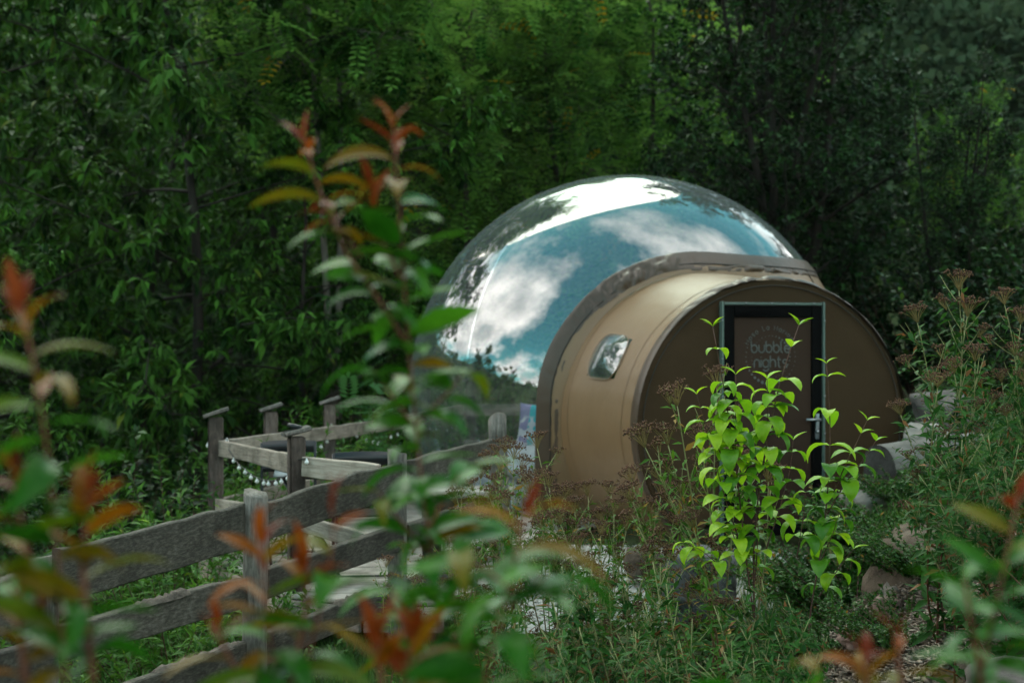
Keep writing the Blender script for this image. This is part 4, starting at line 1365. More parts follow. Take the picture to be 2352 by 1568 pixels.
rock('granite_block', at(1605, 1345, 9.3), (0.52, 0.5, 0.56), M['rock_dark'], 0.0, 'dark rough granite block below the tent doorway', 'stone block', 0.10, sub=5, boxy=0.8)
rock('pale_rock', at(1490, 1290, 9.9), (0.30, 0.3, 0.22), M['rock_brown'], 3.9, 'small brown rock left of the granite block')

lg = empty('log', at(2020, 1080, 10.6), 'thick grey cut log lying right of the tent door', 'log')
n = 22; V = []
for k in range(9):
    for i in range(n):
        t = i / n * 6.28318
        r = 0.165 * (1 + 0.10 * float(fbm(math.cos(t) * 1.2, math.sin(t) * 1.2, k * .35, 3)))
        V.append([k * 0.13, r * math.cos(t), r * math.sin(t) * 1.12])
F = np.array([[k * n + i, k * n + (i + 1) % n, (k + 1) * n + (i + 1) % n, (k + 1) * n + i] for k in range(8) for i in range(n)])
link('trunk', mesh('trunk', np.array(V), F, M['log'], True), lg)
Ve = np.array(V[:n] + [[-0.012, 0, 0]]) * np.array([1, .995, .995]); Ve[:n, 0] += 0.01 * np.array([float(vnoise(i * .9, 3)) for i in range(n)])
link('cut_end', mesh('cut_end', Ve, np.array([[n, (i + 1) % n, i] for i in range(n)]), M['log_end']), lg)
lg.rotation_euler = (0, R(-4), R(28))

# ------------------------------------------------------------------ trees
def grow(rng, H, tr, base, cr_, nprim, nsec, ntw, stems=1, rise=(0.25, 0.9), prof=None, lean=0.05, twl=0.3, spread=0.0):
    """Returns branch polylines [(points, radii)] and twig tips (pos, dir)."""
    br, tp, td = [], [], []
    for s in range(stems):
        a0 = rng.uniform(0, 6.28)
        h = H * (1 if s == 0 else rng.uniform(.75, .98))
        ln = np.array([math.cos(a0), math.sin(a0), 0]) * (spread if stems > 1 else lean) * h
        n = 9
        z = np.linspace(0, 1, n)
        P = np.stack([ln[0] * z ** 1.2 + 0.05 * h * vnoise(z * 2.5, s + rng.uniform(0, 50)) * z, ln[1] * z ** 1.2 + 0.05 * h * vnoise(z * 2.5, s + rng.uniform(0, 50)) * z, h * z], -1)
        rad = tr * (1 if stems == 1 else .7) * (1 - z * 0.88)
        br.append((P, rad))
        for i in range(nprim):
            u = base + (0.97 - base) * (i + rng.uniform(0, 1)) / nprim
            p0 = np.array([np.interp(u, z, P[:, k]) for k in range(3)])
            az = i * 2.39996 + rng.uniform(-.5, .5) + a0
            pf = prof((u - base) / (1 - base)) if prof else math.sin(math.pi * min(1, 0.18 + 0.82 * (u - base) / (1 - base))) ** 0.6
            L = cr_ * max(pf, 0.18) * rng.uniform(.75, 1.12)
            up = rng.uniform(*rise)
            d = np.array([math.cos(az), math.sin(az), up]); d /= np.linalg.norm(d)
            m = 6; q = np.linspace(0, 1, m)
            bend = rng.normal(0, .12, 3); bend[2] = -abs(rng.normal(.08, .08)) * L
            Q = p0 + d * L * q[:, None] + bend * (q ** 2)[:, None]
            r0 = np.interp(u, z, rad) * rng.uniform(.28, .5)
            br.append((Q, np.maximum(r0 * (1 - .85 * q), .006)))
            for j in range(nsec):
                v = rng.uniform(.22, 1.0)
                p1 = np.array([np.interp(v, q, Q[:, k]) for k in range(3)])
                e = d * .7 + rng.normal(0, .62, 3); e[2] += 0.12; e /= np.linalg.norm(e)
                L2 = L * rng.uniform(.18, .36) * (1.15 - .5 * v)
                w = np.linspace(0, 1, 4)
                S = p1 + e * L2 * w[:, None] + np.array([0, 0, -.10 * L2]) * (w ** 2)[:, None]
                br.append((S, np.maximum(r0 * .3 * (1 - .8 * w), .004)))
                for k in range(ntw):
                    g = rng.uniform(.3, 1.0)
                    p2 = p1 + e * L2 * g
                    f = e * .5 + rng.normal(0, .75, 3); f[2] += .1; f /= np.linalg.norm(f)
                    l3 = twl * rng.uniform(.4, 1.0)
                    tp.append(p2 + f * l3); td.append(f)
                    if k % 2 == 0: br.append((np.array([p2, p2 + f * l3]), np.array([.004, .002])))
    return br, np.array(tp), np.array(td)


def limbs_mesh(br, mat, n=6):
    mb = MB()
    for P, r in br:
        k = n if r[0] > .03 else (4 if r[0] > .008 else 3)
        mb.tube(P, r, k, False)
    return mb.get('trunk', mat, True)


def rosette_leaves(rng, tp, td, per, size, tmpl, down=0.5, spread=.9, mean=0.5):
    n = len(tp)
    P = np.repeat(tp, per, 0); D0 = np.repeat(td, per, 0)
    D = D0 * rng.uniform(.1, .9, (n * per, 1)) + rng.normal(0, spread, (n * per, 3)) * np.array([1, 1, .55])
    D[:, 2] -= down * rng.uniform(.3, 1.3, n * per)
    Mx = frames(D, rng, .35, (0, 0, 1))
    P = P - D0 * rng.uniform(0, .09, (n * per, 1))
    S = size * rng.uniform(.55, 1.15, n * per)
    V, F = scatter(tmpl, P, Mx, S)
    kf = len(tmpl[1])
    clump = np.repeat(np.clip(rng.normal(mean - .12, .30, n), 0, .9), per)  # tone spread per clump imitates lit and shaded leaf clusters in the colour
    t = np.clip(clump + rng.normal(0, .12, n * per), 0, .93)
    t[rng.random(n * per) < .012] = 1.0
    return V, F, np.repeat(t, kf)


def pinnate_leaves(rng, tp, td, per, size, pairs=6, down=.45, mean=.5, lw=0.42):
    """Compound leaves: a drooping stalk with paired leaflets."""
    n = len(tp) * per
    P = np.repeat(tp, per, 0) + rng.normal(0, .06, (n, 3)); D = np.repeat(td, per, 0) * .6 + rng.normal(0, .7, (n, 3)) * np.array([1, 1, .4])
    D[:, 2] -= down * rng.uniform(0, 1, n)
    Mx = frames(D, rng, .25, (0, 0, 1)); S = size * rng.uniform(.65, 1.15, n)
    TV, TF = [], []
    kt, kf = kite_template(lw, .1)
    off = 0
    for i in range(pairs):
        y = .18 + .74 * i / (pairs - 1); zz = -.35 * y ** 2
        for s in (-1, 1):
            a = s * R(62); l = .26 * (1 - .35 * abs(y - .5))
            rm = np.array([[math.cos(a), math.sin(a), 0], [-math.sin(a), math.cos(a), 0], [0, 0, 1]])
            TV.append((kt * l) @ rm.T + [0, y, zz]); TF.append(kf + off); off += 4
    TV.append(kt * .24 + [0, .94, -.33]); TF.append(kf + off)
    tmpl = (np.concatenate(TV), np.concatenate(TF))
    V, F = scatter(tmpl, P, Mx, S)
    clump = np.repeat(np.clip(rng.normal(mean - .1, .32, len(tp)), 0, .9), per)  # lit and shaded sprays are put into the leaf colour, clump by clump
    t = np.clip(clump + rng.normal(0, .08, n), 0, .93); t[rng.random(n) < .010] = 1.0
    return V, F, np.repeat(t, len(tmpl[1]))


LT_CH = leaf_template(.30, .06, .38, .5)
LT_OV = leaf_template(.55, .08, .15, .45)
LT_LA = leaf_template(.26, .06, .25, .42)


def tree_proto(kind, seed):
    rng = np.random.default_rng(seed)
    if kind == 'chestnut':
        br, tp, td = grow(rng, 8.6, .085, .10, 2.9, 21, 13, 6, rise=(.1, .8), twl=.30)
        V, F, t = rosette_leaves(rng, tp, td, 8, .185, LT_CH, .55, .8)
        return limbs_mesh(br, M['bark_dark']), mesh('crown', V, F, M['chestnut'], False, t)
    if kind == 'robinia':
        br, tp, td = grow(rng, 9.5, .11, .16, 2.5, 21, 11, 5, rise=(.25, 1.0), twl=.32, prof=lambda u: .55 + .55 * math.sin(math.pi * min(1, .15 + u * .85)))
        V, F, t = pinnate_leaves(rng, tp, td, 2, .50, 5, .5, .5, .5)
        return limbs_mesh(br, M['bark']), mesh('crown', V, F, M['robinia'], False, t)
    if kind == 'tallrobinia':
        br, tp, td = grow(rng, 12.5, .10, .50, 2.4, 24, 8, 5, stems=2, rise=(.25, 1.0), twl=.32, spread=.05)
        V, F, t = pinnate_leaves(rng, tp, td, 2, .50, 5, .5, .5, .5)
        return limbs_mesh(br, M['bark_pale']), mesh('crown', V, F, M['robinia'], False, t)
    if kind == 'pear':
        br, tp, td = grow(rng, 8.4, .13, .12, 1.75, 16, 8, 8, stems=5, rise=(.5, 1.3), twl=.26, spread=.13, prof=lambda u: .65 + .45 * math.sin(math.pi * min(1, .2 + u * .8)))
        V, F, t = rosette_leaves(rng, tp, td, 7, .088, LT_OV, .35, .9)
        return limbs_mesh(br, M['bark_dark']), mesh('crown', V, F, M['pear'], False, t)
    if kind == 'pale':
        br, tp, td = grow(rng, 15, .2, .2, 4.2, 30, 8, 6, rise=(.4, 1.1), twl=.5)
        V, F, t = rosette_leaves(rng, tp, td, 7, .30, LT_LA, .8, .7)
        return limbs_mesh(br, M['bark']), mesh('crown', V, F, M['pale'], False, t)


protos = {}
for kind, seeds in (('chestnut', (1, 2)), ('robinia', (3, 4)), ('tallrobinia', (8,)), ('pear', (6,)), ('pale', (7,))):
    protos[kind] = [tree_proto(kind, s) for s in seeds]


def place_tree(name, kind, var, x, y, s, rz, label, group=None, zoff=-0.1, sz=1.0, tilt=0):
    tr, cr_ = protos[kind][var]
    r = empty(name, (x, y, gz(x, y) + zoff), label, 'tree', group)
    r.rotation_euler = (R(tilt), 0, rz); r.scale = (s, s, s * sz)
    link('trunk', tr, r); link('crown', cr_, r)
    return r


place_tree('chestnut_tree', 'chestnut', 0, -4.15, 18.6, 1.22, .4, 'large dark chestnut tree with long drooping leaves left of the deck')
place_tree('chestnut_tree', 'chestnut', 1, -7.2, 18.8, 1.28, 2.1, 'dark chestnut tree at the far left edge of the picture')
place_tree('chestnut_tree', 'chestnut', 0, -6.0, 23.5, 1.45, 3.9, 'dark chestnut tree standing behind the two front chestnuts')
place_tree('chestnut_tree', 'chestnut', 1, -10.0, 24, 1.45, 5.2, 'dark chestnut tree deep in the wood on the left')
place_tree('chestnut_tree', 'chestnut', 1, -2.6, 18.7, .72, 1.0, 'smaller chestnut tree with lower leafy boughs behind the railing')
place_tree('chestnut_tree', 'chestnut', 0, -5.4, 12.4, .60, 5.0, 'young chestnut in the dark gully at lower left')
place_tree('robinia_tree', 'tallrobinia', 0, -2.35, 19.2, 1.0, .3, 'tall feathery tree with a bare forked trunk at upper left of the dome')
place_tree('robinia_tree', 'robinia', 0, -2.0, 23.0, 1.05, 5.3, 'feathery tree behind the bare forked trunk')
place_tree('robinia_tree', 'robinia', 1, -.55, 21.5, .92, 1.9, 'light green feathery tree directly behind the left of the dome')
place_tree('robinia_tree', 'robinia', 0, .9, 22.5, .98, 3.3, 'light green feathery tree rising behind the dome top')
place_tree('robinia_tree', 'robinia', 1, 2.2, 24.5, 1.05, 5.0, 'light green feathery tree between the dome and the dark tree')
place_tree('robinia_tree', 'robinia', 1, .45, 27, 1.3, 4.1, 'taller feathery tree in the second row behind the dome')
place_tree('robinia_tree', 'robinia', 0, 2.0, 31, 1.35, 2.6, 'feathery tree farthest back above the dome')
place_tree('robinia_tree', 'robinia', 0, 6.55, 20.5, .43, 1.2, 'slim feathery young tree at the right against the hazy hill')
place_tree('robinia_tree', 'robinia', 1, 6.75, 17.8, .33, 0.2, 'short feathery young tree at the right edge of the picture')
place_tree('pear_tree', 'pear', 0, 3.55, 18.6, 1.05, .8, 'big dark many stemmed tree right behind the dome')
place_tree('pear_tree', 'pear', 0, 5.3, 17.2, .50, 2.7, 'dark low bushy tree right of the tent tunnel')
place_tree('pear_tree', 'pear', 0, 4.15, 20.6, 1.12, 4.2, 'second dark tree hidden behind the many stemmed one')
place_tree('chestnut_tree', 'chestnut', 0, -8.3, 29, 1.7, 1.3, 'tall dark chestnut far back in the left wood')
place_tree('chestnut_tree', 'chestnut', 1, -4.6, 28.5, 1.6, 2.9, 'tall dark chestnut behind the feathery forked tree')
place_tree('chestnut_tree', 'chestnut', 1, -11.8, 34, 1.9, .7, 'tallest dark tree far back at the upper left corner')
place_tree('chestnut_tree', 'chestnut', 0, -8.6, 38, 2.0, 4.6, 'dark tree in the last row above the left chestnuts')
place_tree('pale_tree', 'pale', 0, -2.75, 43, 1.3, .5, 'pale yellow green sunlit tree at the top centre far behind')
place_tree('pale_tree', 'pale', 0, -9.5, 52, 1.1, 2.5, 'pale green far tree behind the left chestnuts')
# trees beside and behind the viewer, seen mirrored in the dome
place_tree('robinia_tree', 'robinia', 0, 13.5, 11.5, 1.15, 2.2, 'tall feathery tree out to the right mirrored in the dome')
place_tree('chestnut_tree', 'chestnut', 1, 12.0, 1.0, 1.05, 4.4, 'broad tree beside the viewer mirrored in the right of the dome')
place_tree('chestnut_tree', 'chestnut', 0, -22, 4, 1.15, 3.0, 'broad tree on the left mirrored in the edge of the dome')
place_tree('chestnut_tree', 'chestnut', 1, -15, -4, 1.1, 1.5, 'tree behind the viewer mirrored low in the dome')
place_tree('robinia_tree', 'robinia', 1, 3.5, -22, 1.1, 1.1, 'feathery tree far behind the viewer mirrored beside the tunnel')

# ------------------------------------------------------------------ bushes
def bush_mesh(seed, H, rad, nst, mat, tmpl, size, per=3, dens=26, whorl=0.5, upright=.75):
    rng = np.random.default_rng(seed)
    mb = MB(); tp, td = [], []
    for i in range(nst):
        a = rng.uniform(0, 6.28); b = rad * math.sqrt(rng.random()) * .35
        p0 = np.array([b * math.cos(a), b * math.sin(a), 0]); L = H * rng.uniform(.55, 1.05)
        e = np.array([math.cos(a) * (1 - upright), math.sin(a) * (1 - upright), upright]) + rng.normal(0, .10, 3); e /= np.linalg.norm(e)
        q = np.linspace(0, 1, 6)
        S = p0 + e * L * q[:, None] + np.array([e[0], e[1], -.3]) * (.18 * L * q ** 2)[:, None]
        mb.tube(S, .007 * (1.1 - q), 4, False)
        for k in range(dens):
            u = .12 + .88 * k / dens
            tp.append([np.interp(u, q, S[:, c]) for c in range(3)]); td.append(e)
    tp = np.array(tp); td = np.array(td)
    V, F, t = rosette_leaves(rng, tp, td, per, size, tmpl, .0, .85)
    return mb.get('stems', M['twig_dark'], True), mesh('foliage', V, F, mat, False, t)


bushes = [bush_mesh(51, 1.7, .9, 46, M['bush'], LT_LA, .115), bush_mesh(52, 1.5, .9, 46, M['bush'], LT_LA, .10)]
mounds = [bush_mesh(54, .62, 1.0, 110, M['cover'], LT_OV, .040, 4, 34, upright=.45)]
darkb = [bush_mesh(55, 1.9, 1.1, 60, M['pear'], LT_OV, .085, 4, 26)]


def place_bush(name, pr, x, y, s, rz, label, z=None, sz=1.0, cat='bush', group=None):
    r = empty(name, (x, y, (gz(x, y) if z is None else z) - .03), label, cat, group)
    r.rotation_euler = (0, 0, rz); r.scale = (s, s, s * sz)
    link('stems', pr[0], r); link('foliage', pr[1], r, kind='stuff')
    return r


place_bush('leafy_bush', bushes[0], -2.62, 11.2, 1.05, .2, 'bright leafy bush left of the far corner post')
place_bush('leafy_bush', bushes[1], -2.25, 10.0, 1.0, 1.2, 'bright leafy bush below the string of bulbs')
place_bush('leafy_bush', bushes[0], -1.95, 8.75, .95, 2.2, 'bright leafy bush seen between the fence boards')
place_bush('leafy_bush', bushes[1], -2.35, 7.75, .95, 3.2, 'bright leafy bush above the middle fence board at left')
place_bush('leafy_bush', bushes[0], -1.55, 8.35, .62, 4.2, 'low leafy bush behind the second fence post')
place_bush('leafy_bush', bushes[1], -3.2, 9.3, .9, 5.2, 'leafy bush in the dark hollow left of the deck')
place_bush('leafy_bush', bushes[1], -2.05, 12.6, 1.05, 5.9, 'leafy bush behind the far railing posts')
place_bush('leafy_bush', bushes[0], -1.65, 14.4, 1.05, .9, 'leafy bush between the railing and the dome')
place_bush('leafy_bush', bushes[1], -.4, 19.2, 1.5, .4, 'leafy bush seen through the clear dome at left')
place_bush('leafy_bush', bushes[0], 1.2, 19.4, 1.5, 1.7, 'leafy bush seen through the clear dome behind the bed')
place_bush('leafy_bush', bushes[1], 6.4, 13.6, 1.05, 2.7, 'yellow green bush at the right edge behind the spirea')
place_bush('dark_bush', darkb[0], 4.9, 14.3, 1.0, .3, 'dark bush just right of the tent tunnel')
place_bush('dark_bush', darkb[0], 6.2, 15.6, 1.2, 1.9, 'dark bush higher on the right bank')
place_bush('dark_bush', darkb[0], -4.2, 10.2, 1.1, 2.9, 'dark bush filling the gully at left')
place_bush('dark_bush', darkb[0], -4.0, 7.6, .95, 4.4, 'dark bush behind the left end of the fence')
place_bush('ground_cover', mounds[0], 2.10, 8.75, 1.0, .4, 'dense small leaved mound right of the lime green shrub', cat='ground cover')
place_bush('ground_cover', mounds[0], 2.55, 9.4, .95, 2.0, 'dense small leaved mound below the log', cat='ground cover')
place_bush('ground_cover', mounds[0], 1.75, 8.0, .62, 3.6, 'small low mound of fine leaves above the grey slab', cat='ground cover')
place_bush('ground_cover', mounds[0], 3.0, 8.6, .9, 5.0, 'dense small leaved mound over the brown boulder', cat='ground cover')

place_bush('ground_cover', mounds[0], 1.15, 8.1, .75, 1.1, 'low fine leaved mound right of the granite block', cat='ground cover')
place_bush('ground_cover', mounds[0], 2.35, 7.95, .7, 2.9, 'low fine leaved mound on top of the wood chip bank', cat='ground cover')
place_bush('ground_cover', mounds[0], 1.45, 7.2, .55, 4.9, 'small leafy mound between the lime green shrub and pinkish rocks', cat='ground cover')
place_bush('ground_cover', mounds[0], 2.0, 7.2, .6, .9, 'low leafy mound spreading over the wood chips', cat='ground cover')
place_bush('ground_cover', mounds[0], 1.6, 8.6, .8, 2.4, 'low leafy mound behind the lime green shrub', cat='ground cover')
place_bush('ground_cover', mounds[0], 3.0, 10.2, .7, 1.4, 'low leafy mound partly hiding the stones by the log', cat='ground cover')
place_bush('leafy_bush', bushes[0], 4.3, 12.9, .75, 3.7, 'leafy green bush touching the right side of the tunnel')
place_bush('dark_bush', darkb[0], 5.6, 18.6, 1.6, 3.1, 'tall dark bush behind the right side of the tent')
place_bush('dark_bush', darkb[0], 7.4, 20.5, 1.8, 5.1, 'tall dark bush below the hazy hill')
place_bush('dark_bush', darkb[0], -3.4, 12.6, 1.3, 5.6, 'dark bush in the hollow behind the corner post')
# feathery saplings beside the railing
def sapling(x, y, z, H, seed, label):
    rng = np.random.default_rng(seed)
    mb = MB(); tp, td = [], []
    for i in range(7):
        a = rng.uniform(0, 6.28); q = np.linspace(0, 1, 6)
        S = np.array([0, 0, 0]) + np.stack([.35 * H * math.cos(a) * q ** 1.6 * rng.uniform(.3, 1), .35 * H * math.sin(a) * q ** 1.6 * rng.uniform(.3, 1), H * rng.uniform(.6, 1) * q], -1)
        mb.tube(S, .009 * (1.1 - q), 4, False)
        for k in range(9):
            u = .3 + .7 * k / 8
            tp.append([np.interp(u, q, S[:, c]) for c in range(3)]); td.append([math.cos(a + k * 2.4), math.sin(a + k * 2.4), .3])
    V, F, t = pinnate_leaves(rng, np.array(tp), np.array(td), 1, .42, 7, .5, .5, .40)
    r = empty('feathery_sapling', (x, y, z), label, 'sapling')
    link('stems', mb.get('stems', M['twig_dark'], True), r)
    link('foliage', mesh('foliage', V, F, M['fern'], False, t), r, kind='stuff')


p = at(850, 960, 13.8); sapling(p.x, p.y, gz(p.x, p.y) - .05, p.z + .55 - gz(p.x, p.y), 71, 'feathery sapling beside the far railing post')
p = at(960, 1010, 15.6); sapling(p.x - .35, p.y + .4, gz(p.x, p.y) - .05, 1.9, 72, 'feathery sapling just left of the dome edge')
p = at(2180, 900, 12.8); sapling(p.x, p.y, gz(p.x, p.y) - .05, 1.3, 73, 'feathery sapling right of the tunnel')

# ------------------------------------------------------------------ spirea
def spirea_variant(seed, L, head=True, dark=False, leafy=1.0):
    rng = np.random.default_rng(seed)
    q = np.linspace(0, 1, 12)
    b = rng.normal(0, .05, 2)
    P = np.stack([b[0] * q ** 2 * L + .008 * vnoise(q * 5, seed), b[1] * q ** 2 * L + .008 * vnoise(q * 5, seed + 9), L * q], -1)
    mb = MB(); mb.tube(P, .0052 * (1.05 - .72 * q), 5, True)
    def on(u): return np.array([np.interp(u, q, P[:, c]) for c in range(3)])
    LP, LD, LS, HP = [], [], [], []
    az = rng.uniform(0, 6.28)
    u = .06
    while u < .97:
        az += 2.39996
        d = np.array([math.cos(az), math.sin(az), rng.uniform(.1, .8)])
        LP.append(on(u)); LD.append(d); LS.append(rng.uniform(.045, .088) * (1.05 - .55 * u))
        if rng.random() < .5 * leafy: LP.append(on(u)); LD.append(d + rng.normal(0, .6, 3)); LS.append(rng.uniform(.02, .045))
        u += rng.uniform(.016, .028) * 1.2 / L / leafy
    # side shoots
    for i in range(int(9 * leafy)):
        u = rng.uniform(.42, .95); az = rng.uniform(0, 6.28); l = rng.uniform(.06, .20) * (1.1 - .4 * u)
        d = np.array([math.cos(az), math.sin(az), rng.uniform(.7, 1.5)]); d /= np.linalg.norm(d)
        p0 = on(u); w = np.linspace(0, 1, 4)
        S = p0 + d * l * w[:, None] + np.array([0, 0, .03]) * (w ** 2)[:, None]
        mb.tube(S, .0024 * (1.1 - .6 * w), 4, False)
        for k in range(6):
            g = (k + .5) / 6
            LP.append(p0 + d * l * g); LD.append(d * .4 + rng.normal(0, .6, 3)); LS.append(rng.uniform(.02, .045))
        if head and rng.random() < (.3 if dark else .6): HP.append((p0 + d * l, d, .35))
    if head: HP.append((P[-1], np.array([b[0] * 2, b[1] * 2, 1.0]), 1.0))
    stem = mb.get('stem', None, True)
    stem.materials.append(M['stem_grad'])
    V, F = scatter(leaf_template(.30, .05, .30, .42), np.array(LP), frames(np.array(LD), rng, .3, (0, 0, 1)), np.array(LS) * (1.65 if dark else 1.25))
    t = np.clip(rng.normal(.5, .22, len(LP)), 0, .93); t[rng.random(len(LP)) < (.05 if dark else .13)] = 1
    fol = mesh('foliage', V, F, M['spirea_dark' if dark else 'spirea'], False, np.repeat(t, 4))
    hd = None
    if head:
        hd = []
        oc = np.array([[1, 0, 0], [-1, 0, 0], [0, 1, 0], [0, -1, 0], [0, 0, 1], [0, 0, -1]], float)
        of = np.array([[0, 2, 4], [2, 1, 4], [1, 3, 4], [3, 0, 4], [2, 0, 5], [1, 2, 5], [3, 1, 5], [0, 3, 5]])
        for c0, d, sc in HP:
            hb = MB()
            nb = int(15 * sc) + 4
            for k in range(nb):
                a = k * 2.39996; rr = .052 * sc ** .5 * math.sqrt((k + .5) / nb)
                tip = c0 + np.array([rr * math.cos(a), rr * math.sin(a), .045 * sc ** .5 + rng.uniform(-.012, .012) - 2.2 * rr * rr])
                hb.tube([c0 - d * .02, c0 * .5 + tip * .5 + [0, 0, -.004], tip], .0011, 3, False)
                for m in range(6):
                    c = tip + rng.normal(0, .0065, 3) * [1, 1, .6]
                    hb.add(oc * rng.uniform(.0028, .0052) + c, of)
            V = np.concatenate(hb.V); F3 = np.concatenate(hb.F3); F4 = np.concatenate(hb.F4)
            tt = np.concatenate([np.clip(rng.normal(.45, .25, len(F3)), 0, 1), np.full(len(F4), .97)])
            hd.append(mesh('seed_head', V, [F3, F4], M['head'], False, tt))
    return stem, fol, hd, P[-1].copy(), L


def stem_grad():
    m, n, l, b = new_mat('spirea_stem')
    tc = n.new('ShaderNodeTexCoord'); sp = n.new('ShaderNodeSeparateXYZ'); l.new(tc.outputs['Generated'], sp.inputs[0])
    r = n.new('ShaderNodeValToRGB')
    r.color_ramp.elements[0].position = .35; r.color_ramp.elements[0].color = (.14, .045, .025, 1)
    r.color_ramp.elements[1].position = .8; r.color_ramp.elements[1].color = (.24, .24, .09, 1)
    l.new(sp.outputs['Z'], r.inputs[0]); l.new(r.outputs[0], b.inputs['Base Color']); b.inputs['Roughness'].default_value = .6
    return m


M['stem_grad'] = stem_grad()
SV = [spirea_variant(80 + i, 1.25) for i in range(4)]
SVD = [spirea_variant(90 + i, 1.25, True, True, 1.35) for i in range(4)]
SVL = [spirea_variant(100 + i, 1.1, False, True, 1.5) for i in range(4)]
srng = np.random.default_rng(200)


def spirea(bx, by, tips, label, vs=SV, name='spirea_shrub', extra=0, ex_h=(.7, 1.0), ex_r=.4, jit=.14):
    z0 = gz(bx, by) - .03
    root = empty(name, (bx, by, z0), label, 'spirea')
    root['group'] = 'spirea shrubs in front of the tent'
    T = [Vector(at(*t)) for t in tips]
    for i in range(extra):
        a = srng.uniform(0, 6.28); rr = ex_r * math.sqrt(srng.random())
        T.append(Vector((bx + rr * math.cos(a), by + rr * math.sin(a), z0 + srng.uniform(*ex_h))))
    for k, t in enumerate(T):
        st, fo, hd, tip, L = vs[int(srng.integers(len(vs)))]
        b = Vector((bx + srng.normal(0, jit), by + srng.normal(0, jit * .7), z0))
        b.z = gz(b.x, b.y) - .03
        d = t - b; s = d.length / Vector(tip).length
        rot = Vector(tip).rotation_difference(d).to_matrix().to_4x4() @ Matrix.Rotation(srng.uniform(0, 6.28), 4, 'Z')
        # keep the head end on the wanted tip after the spin about the stem
        rot = (rot @ Vector(tip)).rotation_difference(d).to_matrix().to_4x4() @ rot
        q = max(.62, min(1.25, s))
        o = link('stem', st, root)
        o.matrix_local = Matrix.Translation(b - Vector(root.location)) @ rot @ Matrix.Diagonal((q, q, s, 1))
        link('foliage', fo, o, kind='stuff')
        for h in hd or []: link('seed_head', h, o, kind='stuff')
    return root


spirea(1.12, 6.35, [(1560, 915, 6.2), (1468, 1020, 6.1), (1528, 1010, 6.3), (1655, 880, 6.6), (1700, 1060, 6.3), (1450, 1140, 6.4), (1765, 1095, 6.2), (1610, 1010, 6.5), (1590, 1200, 6.0)],
       'tall spirea with red stems leaning left across the tent door', jit=.10)
spirea(.42, 6.7, [(1350, 1130, 7.0), (1320, 1165, 6.9), (1285, 1195, 6.8), (1410, 1170, 6.8), (1440, 1210, 6.6), (1380, 1220, 6.5), (1330, 1250, 6.6)], 'spirea with brown heads in front of the white gravel', extra=4, ex_h=(.9, 1.2))
spirea(.02, 7.4, [(1240, 1150, 7.3), (1180, 1045, 7.5), (1232, 1020, 7.6), (1105, 1090, 7.5), (1150, 1075, 7.6), (1205, 1100, 7.3), (1130, 1140, 7.2), (1270, 1170, 7.3)], 'spirea with brown heads at the foot of the tent collar', extra=2, ex_h=(.9, 1.15))
spirea(-.22, 7.0, [(1060, 1130, 7.3), (1005, 1180, 7.1), (1085, 1190, 6.9), (1030, 1215, 7.0), (1110, 1230, 6.9)], 'spirea with brown heads in front of the wooden bench', extra=3, ex_h=(.8, 1.1))
spirea(-.5, 6.9, [(930, 1265, 7.0), (888, 1295, 6.9), (975, 1300, 6.8), (950, 1340, 6.7)], 'spirea with brown heads at the fence post left of centre', extra=2, ex_h=(.6, .9), ex_r=.3)
spirea(2.15, 6.7, [(2105, 730, 6.6), (2200, 655, 6.8), (2225, 715, 6.7), (2065, 945, 6.4), (2155, 880, 6.3), (2240, 820, 6.5), (2190, 850, 6.4)],
       'tall dark spirea right of the tent with brown heads', SVD, extra=2, ex_h=(.8, 1.1))
spirea(2.55, 6.9, [(2305, 690, 6.9), (2345, 735, 6.8), (2330, 810, 6.7), (2250, 880, 6.6), (2300, 870, 6.7), (2350, 870, 6.6), (2310, 950, 6.5)],
       'dark spirea at the right edge of the picture', SVD, extra=2, ex_h=(.8, 1.1))
spirea(2.2, 6.1, [(2150, 1040, 6.0), (2210, 1010, 6.0), (2270, 1000, 6.0), (2110, 1090, 5.9), (2180, 1100, 5.9), (2240, 1090, 5.9), (2310, 1080, 5.9), (2340, 1020, 6.0), (2080, 1150, 5.9), (2160, 1160, 5.8)],
       'leafy spirea without heads below the right hand spirea', SVL, extra=6, ex_h=(.6, .95))
spirea(.30, 5.75, [(1225, 1285, 5.8), (1290, 1300, 5.8), (1340, 1340, 5.7), (1400, 1360, 5.7), (1270, 1380, 5.6), (1180, 1360, 5.7), (1440, 1320, 5.8), (1360, 1290, 5.9)], 'leafy spirea stems at the bottom left of centre', SVL, extra=6, ex_h=(.4, .65))
spirea(.80, 5.6, [(1480, 1380, 5.6), (1530, 1340, 5.6), (1590, 1420, 5.5), (1640, 1390, 5.6), (1560, 1470, 5.4), (1700, 1440, 5.5), (1500, 1290, 5.8)], 'leafy spirea below the granite block', SVL, extra=6, ex_h=(.35, .6))
spirea(1.25, 5.8, [(1750, 1330, 5.8), (1810, 1380, 5.7), (1860, 1420, 5.6), (1780, 1450, 5.5), (1700, 1350, 5.9), (1900, 1460, 5.6)], 'leafy spirea at the foot of the lime green shrub', SVL, extra=6, ex_h=(.35, .65))
spirea(-.05, 5.7, [(1120, 1400, 5.7), (1060, 1440, 5.6), (1180, 1430, 5.6), (1010, 1480, 5.6), (1140, 1480, 5.5)], 'leafy spirea at the bottom behind the blurred shoots', SVL, extra=6, ex_h=(.3, .5))
spirea(.55, 7.6, [(1420, 1265, 7.6), (1340, 1275, 7.7), (1480, 1300, 7.5), (1290, 1270, 7.7), (1530, 1280, 7.7)], 'low leafy spirea on the edge of the gravel', SVL, extra=5, ex_h=(.45, .7))

